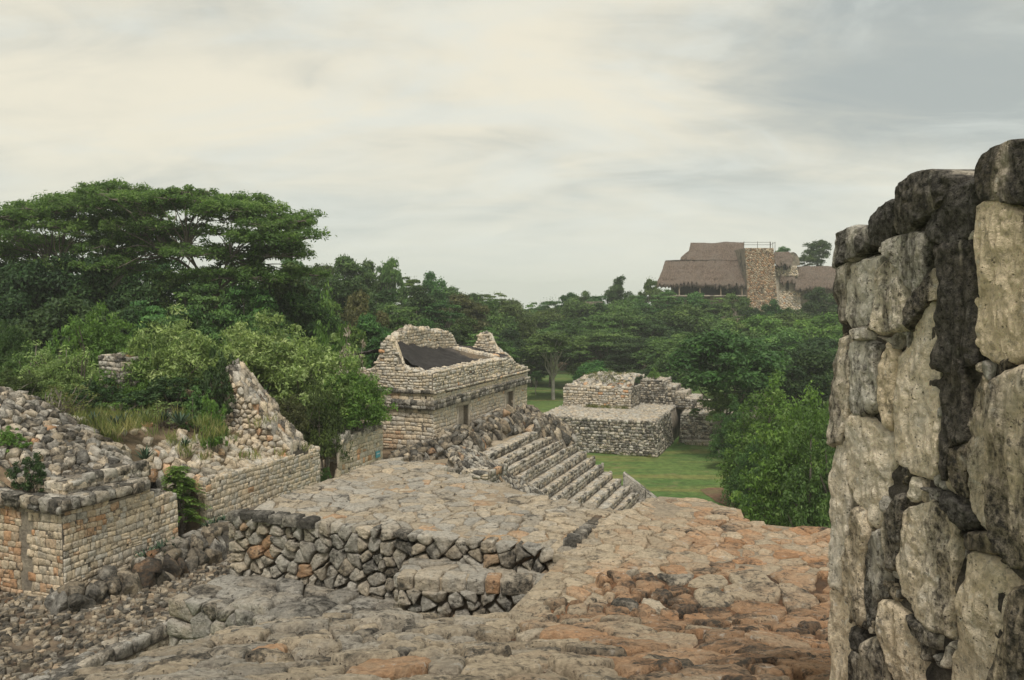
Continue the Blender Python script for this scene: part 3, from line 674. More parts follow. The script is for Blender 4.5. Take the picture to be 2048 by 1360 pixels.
# gable walls across the ruin
def gable(s0, prof, tL, L, z0, nm, lim_recs):
    O = W(s0, tL, z0); tg = ragged(lerp_pts(prof), 0.10, 4.7, s0)
    part(nm, *profile_core(O, VV, -UU, L, lambda a: max(z0 + 0.05, tg(a) - 0.05), 0.5, z0), 'mortar', pal)
    cells = coursed(L, 2.7, 0.13, 0.14, 0.36, wob=0.03)
    lim_recs += face_stones(O, VV, -UU, [c for c in cells if c is not None], tg, tf=lambda a, b: tint((0.5, 1.0), (0.1, 0.42), (0.2, 0.5), 0.02), proud=0.035, tilt=0.1, far=True)
    lim_recs += top_stones(O, VV, -UU, L, lambda a: tg(a) - 0.05, 0.5, 0.24, 0.09, tf=t_f, far=True)
gable(PS - 0.02, [(0, 8.1), (3.2, 8.2), (3.8, 8.45), (4.05, 8.8), (4.2, 9.1), (4.45, 9.75), (4.72, 9.85), (4.88, 9.35), (5.05, 8.95), (5.15, 8.6), (5.35, 8.38), (6.8, 8.25)], -7.2, 6.8, 7.442, 'gable_wall', recs)
gable(30.0, [(0, 8.3), (3.4, 8.35), (4.0, 8.7), (4.35, 9.45), (4.7, 9.6), (5.0, 9.5), (5.35, 8.8), (5.9, 8.35), (6.4, 8.1)], -7.2, 6.3, 7.442, 'far_gable_wall', recs)
# longitudinal back wall and the cross ledge between the two sheets
pb = ragged(lerp_pts([(0, 9.1), (0.5, 9.75), (1.2, 10.05), (2.8, 10.1), (4.6, 9.85), (6.2, 9.75), (7.0, 9.3), (7.6, 8.7), (8.0, 8.4)]), 0.12, 3.9)
OB = W(21.3, -3.6, 7.4)
part('back_wall_core', *profile_core(OB, UU, VV, 8.0, lambda a: pb(a) - 0.05, 0.45, 5.0), 'mortar', pal)
cells = coursed(8.0, 2.8, 0.14, 0.14, 0.34, wob=0.03)
recs += face_stones(OB, UU, VV, [c for c in cells if c is not None], pb, bottom=0.9, tf=lambda a, b: tint((0.4, 0.95), (0.1, 0.45), (0.2, 0.55), 0.02), proud=0.035, tilt=0.1, far=True)
recs += top_stones(OB, UU, VV, 8.0, lambda a: pb(a) - 0.06, 0.45, 0.24, 0.1, tf=t_f, far=True)
OX = W(27.8, -3.5, 7.4); px_ = ragged(lerp_pts([(0, 8.85), (2.6, 8.4)]), 0.03, 4)
part('cross_ledge_core', *profile_core(OX, VV, -UU, 2.6, px_, 0.6, 5.0), 'mortar_pave', pal)
recs += top_stones(OX, VV, -UU, 2.6, lambda a: px_(a) - 0.02, 0.6, 0.22, 0.05, tf=lambda a, b: tint((0.6, 1), (0.1, 0.4), (0.05, 0.3)))
put_stones(pal, recs, limit=300)
def sheet(nm, s0, s1, zf, zb0, zb1, t0=-0.85, t1=-3.55, parent=None, sag=0.12):
    def fz(s, t, P):
        k = (t - t0) / (t1 - t0); m = (s - s0) / (s1 - s0)
        return zf + ((zb0 * (1 - m) + zb1 * m) - zf) * k - sag * np.sin(np.clip(k, 0, 1) * math.pi) + 0.09 * fbm(np.stack([P[:, 0], P[:, 1], 0 * s], 1), 1.6, 5, 21, 0.6)
    V, F = st_grid(fz, s0, s1, t1, t0, 90, 44); o = part(nm, V, F, 'tarp', parent, smooth=True)
    md = o.modifiers.new('thickness', 'SOLIDIFY'); md.thickness = 0.02
sheet('roof_sheet', 19.9, 27.75, 8.14, 9.55, 8.75, parent=pal)
sheet('roof_sheet', 28.42, 29.96, 8.3, 8.85, 8.8, parent=pal, sag=0.05)
sheet('roof_sheet', 20.0, 21.6, 9.2, 8.7, 8.7, -3.6, -6.6, pal)

# --- palace terrace, its near retaining wall, rubble in front
pt = link('palace_terrace_floor', None); tag(pt, kind='structure')
part('bed', *box_st(15.85, 29.0, -2.3, 2.24, 0.0, 4.64), 'path_sand', pt)
V, F = st_grid(lambda s, t, P: 4.68 + 0.04 * fbm(np.stack([P[:, 0], P[:, 1], 0 * s], 1), 1.2, 3, 31), 15.85, 28.3, -2.3, 2.24, 60, 30); part('trodden_surface', V, F, 'path_sand', pt, smooth=True)
tw_ = thing('terrace_wall', W(16, 1.5, 4.0), 'low wall of large squared blocks at the near end of the palace terrace', 'retaining wall')
OT = W(15.8, -0.2, 3.4)
part('core', *profile_core(OT, VV, -UU, 3.9, lambda a: 4.68, 0.5, 2.0), 'mortar', tw_)
recs = face_stones(OT, VV, -UU, coursed(3.9, 1.3, 0.26, 0.32, 0.6), lambda a: 4.78, tf=lambda a, b: tint((0.3, 0.8), (0.05, 0.4), (0.35, 0.7)), proud=0.06)
recs += top_stones(W(15.75, -0.2, 0), VV, -UU, 3.9, lambda a: 4.68, 1.0, 0.42, 0.06)
recs += face_stones(W(15.8, 3.7, 3.2), UU, VV, coursed(2.0, 1.5, 0.24, 0.25, 0.5), lambda a: 4.7, tf=lambda a, b: tint((0.2, 0.8), (0, 0.3), (0.5, 0.8)), proud=0.06)
put_stones(tw_, recs, limit=120)
rk = lambda: tint((-0.3, 0.35), (0.05, 0.62), (0.45, 0.85), 0.03)
heap('rubble_heap', 'heap of dark tumbled rocks against the near corner of the palace', [(18.6, 0.2, 1.2, 0.9, 0.55), (19.6, 0.6, 1.6, 1.1, 0.95), (21.0, 0.5, 1.4, 1.0, 0.7), (17.6, -0.5, 1.0, 0.9, 0.35)], 0.29, rk, 150)
heap('rubble_heap', 'heap of tumbled rocks between the two palace doorways', [(23.6, 0.5, 1.5, 0.9, 0.95), (25.2, 0.6, 1.6, 1.0, 1.10), (26.6, 0.5, 1.3, 1.0, 0.8)], 0.29, rk, 150)
heap('rubble_heap', 'rough pile of stones at the head of the stairs beyond the second doorway', [(27.2, 1.6, 1.6, 1.1, 0.65), (28.0, 2.6, 1.3, 1.0, 0.5), (28.6, 0.7, 0.9, 0.8, 0.9)], 0.28, rk, 120, ground=lambda s, t: 4.68 - np.clip(t - 2.25, 0, 6) * 0.705)

# --- stairs down to the lawn
SN, SRUN, SRISE, ST0, SS0, SS1 = 14, 0.475, 0.335, 2.25, 17.6, 28.4
stair = thing('stairway', W(23, 5, 0), 'broad flight of worn stone steps descending from the palace terrace to the lawn', 'stairway')
recs = []
tsr = lambda a, b: tint((0.15, 0.75), (0.0, 0.35), (0.45, 0.78), 0.0); tst = lambda a, b: tint((0.35, 0.7), (0.05, 0.35), (0.25, 0.5), 0.0)
recs += face_stones(W(SS0 - 1.2, ST0 + 0.0, 4.365), UU, VV, coursed(SS1 - SS0 + 1.2, 0.335, 0.17, 0.2, 0.5, wob=0.015), lambda a: 4.8, tf=tsr, proud=0.04, jit=0.12, far=True)
recs += top_stones(W(SS0 - 1.2, ST0 + 0.03, 0), UU, VV, SS1 - SS0 + 1.2, lambda a: 4.69, 0.55, 0.34, 0.04, tf=tst, far=True)
for k in range(SN):
    t0 = ST0 + k * SRUN; z1 = 4.7 - (k + 1) * SRISE; z1 = max(z1, 0.01); s0 = SS0 + 0.14 * k + random.uniform(-0.2, 0.2)
    sp_ = part('step', *box_st(s0, SS1, t0 - 0.3, t0 + SRUN, -0.2, z1 - 0.02), 'mortar', stair)
    recs += face_stones(W(s0, t0 + SRUN, z1 - SRISE), UU, VV, coursed(SS1 - s0, SRISE, SRISE * 0.52, 0.2, 0.5, wob=0.01), lambda a: z1 + 0.1, tf=tsr, proud=0.022, tilt=0.1, jit=0.12, far=True)
    sl = ragged(z1 - 0.02, 0.016, 1.9, k * 1.3)
    recs += top_stones(W(s0, t0 + SRUN + 0.03, 0), UU, VV, SS1 - s0, sl, SRUN * 0.98, 0.34, 0.018, tf=tst, far=True)
put_stones(stair, recs, 'step_stone', limit=300)
ba = []
for k in range(4):      # sloping balustrade slabs at the far lower corner
    a, b = 3.9 + k * 1.22, 5.08 + k * 1.22
    za, zb = 4.7 - (a) * SRISE / SRUN + 0.40, 4.7 - (b) * SRISE / SRUN + 0.40
    V = np.array([W(s, ST0 + t, z) for s in (SS1 + 0.02, SS1 + 0.42) for t, z in ((a, za - 1.6), (b, zb - 1.6), (b, zb), (a, za))])
    part('balustrade_slab', V, [(0, 1, 2, 3), (7, 6, 5, 4), (3, 2, 6, 7), (0, 3, 7, 4), (1, 5, 6, 2), (0, 4, 5, 1)], 'stone', stair, tint=(0.5, 0.1, 0.6))
heap('rubble_heap', 'slope of broken stones along the near side of the stairway', [(17.2, 3.2, 1.5, 1.8, 0.7), (17.8, 5.0, 1.8, 1.9, 0.7), (18.6, 6.8, 1.9, 1.9, 0.65), (19.3, 8.2, 1.8, 1.5, 0.55)], 0.21,
     lambda: tint((-0.1, 0.5), (0.0, 0.35), (0.5, 0.85)), 140, ground=lambda s, t: 4.62 - (np.clip(t - 2.25, -1, 6.5)) * 0.705, proud=0.45)

# ================================================================== ruin on the lawn
mb = thing('stepped_platform', on_z(1230, 900, 0), 'two tiered stone platform ruin standing on the lawn beyond the stairs', 'ruin')
MR = on_z(1315, 915, 0.0)                                    # its near right corner
def MQ(a, b, z): q = MR - a * VV + b * UU; return np.array([q[0], q[1], z])      # a to the left along the front, b away from us
def box_m(a0, a1, b0, b1, z0, z1, batter=0.0):
    V = np.array([MQ(a + (batter if (z == z1) else 0) * (1 if a == a0 else -1), b + (batter if z == z1 else 0) * (1 if b == b0 else -1), z) for z in (z0, z1) for b in (b0, b1) for a in (a0, a1)])
    return V, np.array([(0, 1, 3, 2), (4, 6, 7, 5), (0, 4, 5, 1), (2, 3, 7, 6), (0, 2, 6, 4), (1, 5, 7, 3)])
part('platform_core', *box_m(0.05, 9.6, 0.05, 15, -0.1, 2.56, 0.30), 'mortar', mb)
part('side_platform_core', *box_m(-8.6, -0.4, 6.8, 15, -0.1, 2.36, 0.2), 'mortar', mb)
part('plinth', *box_m(-5.2, -1.0, 6.05, 6.75, -0.1, 0.42), 'mortar', mb)
tm = lambda a, b: tint((0.3, 0.9), (0.0, 0.32), (0.50, 0.82), 0.0)
recs = []
bt = np.array([0, 0, 1.0])
def mface(a0, a1, b0, b1, z0, z1, lean, row, wr, tf, proud=0.05, topf=None, **kw):
    """face from (a0,b0) to (a1,b1), seen with a0 on the left; leans inwards by lean"""
    P0, P1 = MQ(a0, b0, z0), MQ(a1, b1, z0); e1 = (P1 - P0); L = np.linalg.norm(e1); e1 /= L; n = np.cross(e1, ZZ); e2 = ZZ * (z1 - z0) - n * lean; Hh = np.linalg.norm(e2); e2 = e2 / Hh; nn = np.cross(e1, e2)
    sf = plane_surf(P0, e1, e2, nn); out = []
    for c in coursed(L, Hh, row, *wr):
        m = c.mean(0)
        if m[1] > Hh - 0.03 or (topf and z0 + m[1] > topf(m[0])): continue
        out.append(stone_rec(c, sf, proud, 0.1, tf(m[0], m[1]), far=True, **kw))
    return out
recs += mface(9.6, 0.0, 0, 0, 0, 2.6, 0.28, 0.20, (0.2, 0.48), tm, tilt=0.2)
recs += mface(0, 0, 0, 6.8, 0, 2.6, 0.28, 0.20, (0.2, 0.48), tm, tilt=0.2)
recs += mface(-0.5, -8.6, 6.8, 6.8, 0, 2.4, 0.2, 0.20, (0.2, 0.45), tm, tilt=0.1)
recs += mface(-1.0, -5.2, 6.05, 6.05, 0, 0.42, 0, 0.2, (0.3, 0.6), tst)
def mtop(a0, a1, b0, b1, z, size, tf, proud=0.06, limit_recs=None):
    cells = voronoi(scatter2(a0, a1, b0, b1, size, size), [(a0, b0), (a1, b0), (a1, b1), (a0, b1)])
    sf = lambda A, B, H: MR[None] - np.outer(A, VV) + np.outer(B, UU) + np.outer(np.full(len(A), z) + H, ZZ)
    return [stone_rec(c, sf, proud, 0.08, tf(0, 0), jit=0.12, tilt=0.2, far=True) for c in cells if c is not None]
recs += mtop(0.3, 9.3, 0.3, 10.5, 2.56, 0.36, tst)
recs += mtop(-8.4, -0.6, 7.0, 9.0, 2.36, 0.4, tst)
# upper building: front block with sloping ruined top
ub = []
part('upper_block', *box_m(3.45, 9.15, 6.35, 10.8, 2.5, 4.26), 'mortar', mb)
recs += mface(9.2, 3.4, 6.3, 6.3, 2.58, 4.30, 0, 0.19, (0.2, 0.42), lambda a, b: tint((0.5, 1.0), (0.08, 0.4), (0.3, 0.62)), tilt=0.15)
recs += mface(3.4, 3.4, 6.3, 10.3, 2.58, 4.35, 0, 0.19, (0.2, 0.42), tm)
def roofm(a, b): return 4.22 + 0.85 * sm(b, 6.2, 8.6) * sm(9.6 - a, 0, 2.5) - 0.15 * sm(b, 10, 11.5) + 0.10 * np.sin(a * 2.7 + b) * np.sin(b * 2.1)
P_, F_ = grid_mesh(lambda a, b: roofm(a, b) - 0.05, 3.5, 9.1, 6.4, 11.6, 46, 34); Vw = MR[None] - np.outer(P_[:, 0], VV) + np.outer(P_[:, 1], UU); Vw[:, 2] = P_[:, 2]
part('ruined_top', Vw, F_, 'mortar', mb, smooth=True)
cells = voronoi(scatter2(3.4, 9.15, 6.35, 11.6, 0.30, 0.28), [(3.4, 6.35), (9.15, 6.35), (9.15, 11.6), (3.4, 11.6)])
def sfm(A, B, H): P = MR[None] - np.outer(A, VV) + np.outer(B, UU); P[:, 2] = roofm(A, B) + H; return P
recs += [stone_rec(c, sfm, 0.07, 0.08, tint((0.3, 0.9), (0, 0.35), (0.4, 0.7)), jit=0.15, tilt=0.25, far=True) for c in cells if c is not None]
part('rear_block', *box_m(1.35, 3.44, 10.0, 13.0, 2.5, 4.62), 'mortar', mb)
recs += mface(3.35, 1.3, 9.95, 9.95, 2.5, 4.65, 0, 0.19, (0.2, 0.4), tm, tilt=0.2)
recs += mface(1.3, 1.3, 9.95, 13, 2.5, 4.65, 0, 0.19, (0.2, 0.4), tm)
for k, (a0, a1, z) in enumerate([(0.4, 1.25, 4.15), (-0.5, 0.4, 3.7), (-1.5, -0.5, 3.25), (-2.6, -1.5, 2.85)]):
    part('broken_step', *box_m(a0, a1, 10.1 - 0.3 * k, 13, 2.3, z), 'mortar', mb)
    recs += mface(a1, a0, 10.08 - 0.3 * k, 10.08 - 0.3 * k, 2.4, z, 0, 0.2, (0.22, 0.42), tm) + mtop(a0, a1, 10.1 - 0.3 * k, 12.9, z, 0.36, tst)
recs += mtop(1.35, 3.4, 10.0, 12.9, 4.6, 0.34, tst)
put_stones(mb, recs, limit=300)

# ================================================================== near paved terrace with its rubble-faced front
ter = thing('paved_terrace', W(-4, 13, 7.0), 'raised terrace paved with flat irregular stones, faced in front with rounded rubble', 'terrace')
TZ = 9.0
def back_edge(t): return float(np.interp(t, [9.3, 10.1, 10.9, 11.6, 12.4, 13.0, 13.72, 13.78, 14.2, 14.9, 14.96, 17.5], [-1.75, -1.85, -2.45, -2.70, -3.2, -3.46, -3.49, -2.62, -2.60, -2.92, -3.49, -3.49]))
def front_edge(t): return -5.25 if t < 13.42 else -7.6
ts = np.concatenate([np.linspace(9.40, 13.41, 40), np.linspace(13.43, 17.5, 40)])
n_ = len(ts); V = []
for z in (6.9, TZ - 0.034):
    V += [W(front_edge(t) + 0.04, t, z) for t in ts] + [W(back_edge(t) - 0.05, t, z) for t in ts]
F = []
for i in range(n_ - 1):
    F += [(i, i + 1, n_ + i + 1, n_ + i), (2 * n_ + i, 3 * n_ + i, 3 * n_ + i + 1, 2 * n_ + i + 1), (i, 2 * n_ + i, 2 * n_ + i + 1, i + 1), (n_ + i, n_ + i + 1, 3 * n_ + i + 1, 3 * n_ + i)]
F += [(0, n_, 3 * n_, 2 * n_), (n_ - 1, 3 * n_ - 1, 4 * n_ - 1, 2 * n_ - 1)]
pv = part('paving', V, F, 'mortar_pave', ter)
pts = [p for p in scatter2(-7.6, -1.7, 9.35, 17.4, 0.165, 0.215, 0.47, False)]
pts = [p for p in pts if random.random() > 0.12]
cells = voronoi(pts, [(-7.6, 9.35), (-1.7, 9.35), (-1.7, 17.4), (-7.6, 17.4)]); recs = []
sf0 = plane_surf(W(0, 0, TZ), UU, VV, ZZ)
def sfp(A, B, H):
    P = sf0(A, B, H); P[:, 2] += 0.028 * fbm(np.stack([P[:, 0], P[:, 1], 0 * A], 1), 1.1, 3, 41) - 0.03; return P
for c in cells:
    if c is None: continue
    s_, t_ = c.mean(0)
    if not (front_edge(t_) + 0.02 < s_ < back_edge(t_) - 0.06): continue
    k = float(sm(np.array(t_), 12.2, 15.2)); po = 0.03 + 0.10 * k
    tn = (random.uniform(0.40, 0.80), min(1.0, random.uniform(0.10, 0.42) + 0.56 * k), random.uniform(0.15, 0.55))
    if random.random() < po: tn = (random.uniform(0.5, 0.8), random.uniform(0.6, 0.85), 0.2)
    recs.append(stone_rec(c, sfp, 0.020 * random.uniform(0.5, 1.4), 0.06, tn, gap=0.009 * random.uniform(0.5, 1.8), jit=0.16, tilt=0.03, rnd=0.16, rings=3, rough=0.007, chaik=2, rsc=8, bev=0.010, dome=0.0))
put_stones(pv, recs, 'paving_stone', 'stone_near', 300, 'paving_fill')
fw = part('front_wall', *profile_core(W(-5.25, 9.2, 8.0), VV, -UU, 4.3, lambda a: 8.93, 0.6, 6.9), 'mortar_dark', ter)
Ow = W(-5.27, 9.2, 8.0)
cells = voronoi(scatter2(0, 4.3, 0, 0.99, 0.175, 0.125, 0.48), [(0, -0.05), (4.3, -0.05), (4.3, 0.99), (0, 0.99)])
tfw = lambda a, b: tint((0.3, 0.85), (0.0, 0.32), (0.25, 0.6) if a < 1.9 else (0.35, 0.75), 0.05)
recs = face_stones(Ow, VV, -UU, [c for c in cells if c is not None], lambda a: 9.1, tf=tfw, proud=0.07, back=0.12, gap=0.014, jit=0.18, tilt=0.12, rings=4, rough=0.014, chaik=2, rsc=7)
put_stones(fw, recs, 'rubble_stone', 'stone_near', 220)
# upright thin stones at the right hand end of the raised slab
en = part('end_kerb', *box_st(-5.2, -3.95, 13.36, 13.44, 8.6, 9.02), 'mortar_dark', ter); recs = []
for k in range(11):
    a = -5.22 + k * 0.115; sfk = plane_surf(W(a, 13.43, 8.92), UU, ZZ, VV)
    recs.append(stone_rec(np.array([(0, 0), (0.10, 0), (0.09, 0.16 - 0.008 * k), (0.01, 0.17 - 0.008 * k)]), sfk, 0.05, 0.09, tint((0.2, 0.6), (0, 0.2), (0.5, 0.8)), jit=0.2, rings=3, rough=0.01, chaik=2))
put_stones(en, recs, 'kerb_stone', 'stone_near', 30)
# dark capping stones on the left corner
recs = []
for k in range(6):
    sfk = plane_surf(W(-5.40 + random.uniform(-0.03, 0.05), 9.18 + k * 0.21, TZ - 0.04 + random.uniform(-0.03, 0.02)), VV, UU, ZZ)
    recs.append(stone_rec(np.array([(0, 0), (0.20, 0.03), (0.19, 0.24), (0.02, 0.20)]), sfk, 0.05, 0.05, tint((0.05, 0.35), (0, 0.2), (0.7, 0.95)), jit=0.18, rings=4, rough=0.015, chaik=2))
put_stones(ter, recs, 'cap_stone', 'stone_near', 12)

# --- lower ledge before the terrace, left
lg = thing('stone_ledge', W(-6.0, 10, 7.6), 'low rubble ledge stepping out below the left end of the terrace front', 'stone ledge')
part('core', *box_st(-6.14, -5.3, 9.18, 13.3, 6.0, 8.19), 'mortar_dark', lg)
cells = voronoi(scatter2(0, 4.1, 0, 0.62, 0.22, 0.16, 0.36), [(0, 0), (4.1, 0), (4.1, 0.62), (0, 0.62)])
recs = face_stones(W(-6.16, 9.15, 7.62), VV, -UU, [c for c in cells if c is not None], lambda a: 8.4, tf=tfw, proud=0.08, jit=0.13, rings=4, rough=0.012, chaik=2, rsc=7, tilt=0.15)
recs += top_stones(W(-6.2, 9.12, 0), VV, -UU, 4.15, lambda a: 8.18, 0.9, 0.34, 0.07, tf=lambda a, b: tint((0.25, 0.7), (0, 0.25), (0.4, 0.7)), rings=4, rough=0.012, chaik=2)
put_stones(lg, recs, 'rubble_stone', 'stone_near', 90)

# --- block of masonry in the middle, capped with flat blocks
bl = thing('stone_block', on_z(980, 1200, 8.7), 'low masonry block with a row of flat capping stones in the middle foreground', 'stone block')
B0, B1 = on_z(795, 1150, 8.75), on_z(1185, 1164, 8.75); be = B1 - B0; LB = np.linalg.norm(be); be /= LB; bn = np.cross(be, ZZ)
part('core', *profile_core(B0 - ZZ * 0.9, be, bn, LB, lambda a: 8.70, 0.62, 7.0), 'mortar_dark', bl)
cells = voronoi(scatter2(0, LB, 0, 0.56, 0.18, 0.12, 0.44), [(0, 0), (LB, 0), (LB, 0.56), (0, 0.56)])
OB_ = B0.copy(); OB_[2] = 8.08
recs = face_stones(OB_, be, bn, [c for c in cells if c is not None], lambda a: 8.64, tf=lambda a, b: tint((0.25, 0.85), (0, 0.3), (0.3, 0.65), 0.04), proud=0.08, gap=0.02, jit=0.16, rings=4, rough=0.012, chaik=2, rsc=7, tilt=0.2)
OB2 = B0.copy(); OB2[2] = 8.60
cells = coursed(LB, 0.13, 0.16, 0.14, 0.30, wob=0.006); cells = [c for c in cells if c[:, 1].min() < 0.06]
recs += face_stones(OB2 + bn * 0.03, be, bn, cells, lambda a: 9.3, tf=lambda a, b: tint((0.4, 0.8), (0.1, 0.4), (0.3, 0.6)), proud=0.03, back=0.2, gap=0.012, jit=0.06, rings=4, rough=0.008, chaik=2)
recs += top_stones(B0 + bn * 0.02, be, bn, LB, lambda a: 8.715, 0.62, 0.24, 0.02, tf=lambda a, b: tint((0.4, 0.75), (0.1, 0.45), (0.15, 0.45)), rings=3, rough=0.008, chaik=2)
# left return of the block
recs += face_stones(OB_ - bn * 0.6, bn, -be, [np.array([(i * 0.19, j * 0.13), (i * 0.19 + 0.18, j * 0.13), (i * 0.19 + 0.18, j * 0.13 + 0.12), (i * 0.19, j * 0.13 + 0.12)]) for i in range(3) for j in range(5)], lambda a: 8.72, tf=tfw, proud=0.06, jit=0.15, rings=3, rough=0.01, chaik=2)
put_stones(bl, recs, 'block_stone', 'stone_near', 130)

# ================================================================== boulder pavement underfoot
def fore_z(X, Y):
    k = sm(X, -0.4, 0.7); z = 9.79 - 0.31 * (Y - 3.6); r = np.maximum(z, 9.06 + 0.0 * z); l = np.maximum(z, 8.45 + 0 * z)
    return l * (1 - k) + r * k - 0.10 * sm(-X, 1.5, 2.3) - 1.1 * sm(Y, 6.32 + 0.1 * np.sin(X * 5), 6.6) * (1 - sm(X, 0.55, 0.82))
def fore_nz(X, Y): return fore_z(X, Y) + 0.03 * fbm(np.stack([X, Y, 0 * X], 1), 1.5, 3, 51)
fl = link('boulder_floor', None); tag(fl, kind='structure')
V, F = grid_mesh(lambda X, Y: fore_nz(X, Y) - 0.042 + 0.024 * sm(X, -0.3, 0.8) + 0.018 * fbm(np.stack([X, Y, 0 * X], 1), 7, 4, 77), -2.24, 4.2, 1.9, 7.05, 150, 120); part('soil_bed', V, F, 'soil_red', fl, smooth=True)
V, F = box_np((-2.2, 1.9, 4.0), (4.2, 6.4, 8.2)); part('fill_mass', V, F, 'mortar_dark', fl)
SEED = [(770, 1345, .75, .5, .2, 1.4), (715, 1310, .2, .5, .45, 1.2), (640, 1345, .4, .4, .6, 1), (545, 1300, .8, .6, .3, .7), (480, 1292, .1, .4, .65, 1), (560, 1262, .05, .5, .6, 1.2), (860, 1300, .3, .35, .6, 1), (960, 1285, .45, .4, .65, 1.2),
        (1010, 1345, .42, .5, .45, 1.2), (990, 1250, .1, .5, .4, 1.1), (1060, 1272, .2, .6, .5, .8), (1148, 1278, .72, .6, .25, 1.1), (1250, 1275, .5, .5, .5, 1), (1330, 1282, .5, .5, .35, 1), (1430, 1265, .45, .45, .6, 1.1), (1372, 1312, .65, .6, .45, 1.1),
        (1490, 1245, .6, .45, .55, 1.3), (1420, 1200, .35, .5, .6, 1), (1510, 1185, .45, .5, .5, 1.2), (1600, 1195, .5, .5, .5, 1), (1555, 1292, .58, .45, .12, 1.1), (1610, 1262, .68, .55, .3, 1.1), (1600, 1345, .8, .4, .5, 1), (1450, 1345, .6, .35, .6, 1.1), (1262, 1340, .8, .45, .5, 1),
        (1180, 1335, .45, .45, .5, 1), (1110, 1322, .5, .45, .5, .9), (1340, 1150, .08, .5, .62, 1), (1265, 1140, .05, .55, .5, 1), (1180, 1185, .08, .5, .3, 1.8), (1310, 1208, .15, .85, .35, .8), (1250, 1215, .05, .35, .75, .7), (690, 1232, .1, .95, .35, .6), (760, 1245, .1, .45, .6, 1.2), (850, 1255, .15, .5, .5, 1),
        (620, 1290, .35, .5, .5, 1), (1420, 1165, .4, .5, .5, .9), (1500, 1165, .4, .5, .5, 1), (1600, 1160, .6, .5, .4, 1), (1540, 1345, .75, .35, .6, 1.1)]
pts, info = [], []
for x, y, h, v_, d_, w_ in SEED:
    P = on_z(x, y, 9.0)
    for _ in range(12): P = on_z(x, y, float(fore_z(np.array([P[0]]), np.array([P[1]]))[0]))
    pts.append((P[0], P[1])); info.append((v_, h, d_, w_))
tries = 0
while tries < 9000:
    tries += 1; X, Y = random.uniform(-2.2, 3.9), random.uniform(1.95, 7.0); r = 0.22 + 0.09 * math.sin(X * 2.1) * math.sin(Y * 1.7)
    if all((X - a) ** 2 + (Y - b) ** 2 > (r * (1.15 if i < len(SEED) else 0.85)) ** 2 for i, (a, b) in enumerate(pts)):
        pts.append((X, Y)); k = float(sm(np.array(X), -0.8, 1.6)); info.append((random.uniform(0.15, 0.6), min(1, random.uniform(0.05, 0.4) + 0.60 * k), random.uniform(0.4, 0.75), random.uniform(0.6, 1.1)))
cells = voronoi(pts, [(-2.25, 1.9), (4.1, 1.9), (4.1, 7.05), (-2.25, 7.05)], 18, [i[3] for i in info]); recs = []
hs = height_surf(fore_nz)
for c, (v_, h, d_, w_) in zip(cells, info):
    if c is None: continue
    m = c.mean(0); P = np.array([[m[0], m[1], fore_z(m[:1], m[1:])[0]]])
    if m[0] < 0.68 and m[1] > 6.36: continue
    g = (0.019 if m[0] > 0.2 else 0.026) * random.uniform(0.5, 1.7)
    kx = float(sm(m[:1], -0.4, 1.4)[0]); h = min(0.88, h + 0.10 + 0.10 * kx); d_ = d_ - 0.08 * (1 - kx); v_ = v_ + 0.08 * (1 - kx)
    if random.random() < 0.02 and m[0] > 0.2: continue
    recs.append(stone_rec(c, hs, 0.032 * random.uniform(0.5, 1.6), 0.10, (v_, h, d_), gap=g, jit=0.20, tilt=0.045, rnd=0.14, rings=15, rough=0.010, chaik=3, rsc=9.0, bev=0.016, dome=0.03))
put_stones(fl, recs, 'boulder', 'stone_near', 300, 'boulder_fill')

# ================================================================== the near wall on the right
PA, PB = np.array([1.150, 2.92, 0]), np.array([1.285, 1.75, 0]); pd = PB - PA; pd /= np.linalg.norm(pd); pn = np.cross(pd, ZZ)
def on_wall(x, y, h=0.0):
    d = ray(x, y); k = ((PA + pn * h - CAM) @ pn) / (d @ pn); P = CAM + d * k; return np.array([(P - PA) @ pd, P[2]])
pil = thing('rough_wall', (1.4, 2.4, 9.7), 'tall weathered wall end of long rough stones close at the right edge', 'stone wall')
core = [(1690, 545), (1722, 515), (1765, 505), (1808, 465), (1872, 425), (1948, 412), (1990, 350), (2160, 340), (2200, 1700), (1684, 1600), (1684, 1000)]
cp = np.array([on_wall(x, y, -0.05) for x, y in core]); nC = len(cp)
V = np.concatenate([plane_surf(PA, pd, ZZ, pn)(cp[:, 0], cp[:, 1], np.full(nC, h)) for h in (-0.13, -0.75)])
part('core', V, [tuple(range(nC)), tuple(range(2 * nC - 1, nC - 1, -1))] + [(i, nC + i, nC + (i + 1) % nC, (i + 1) % nC) for i in range(nC)], 'crust', pil)
# black weathered crust that fills between the stones: an uneven skin in front of the core
gx, gy = np.meshgrid(np.linspace(cp[:, 0].min() + 0.03, cp[:, 0].max() - 0.02, 120), np.linspace(9.4, cp[:, 1].max(), 200)); gx, gy = gx.ravel(), gy.ravel()
def inside(px_, py_, poly):
    r = np.zeros(len(px_), bool); j = len(poly) - 1
    for i in range(len(poly)):
        (x0, y0), (x1, y1) = poly[i], poly[j]; c_ = ((y0 > py_) != (y1 > py_)) & (px_ < (x1 - x0) * (py_ - y0) / (y1 - y0 + 1e-12) + x0); r ^= c_; j = i
    return r
q3 = np.stack([gx, gy, 0 * gx], 1); hh = -0.043 + 0.010 * fbm(q3, 7, 5, 91, 0.6) - 0.012 * (1 - 2 * np.abs(vnoise(q3, 16, 92)))
ok = inside(gx, gy, cp).reshape(200, 120); hh = np.where(inside(gx, gy, cp), hh, -0.2); ii = np.arange(200 * 120).reshape(200, 120)
okf = ok[:-1, :-1] & ok[1:, 1:] & ok[:-1, 1:] & ok[1:, :-1]
Fq = np.stack([ii[:-1, :-1][okf], ii[:-1, 1:][okf], ii[1:, 1:][okf], ii[1:, :-1][okf]], 1)
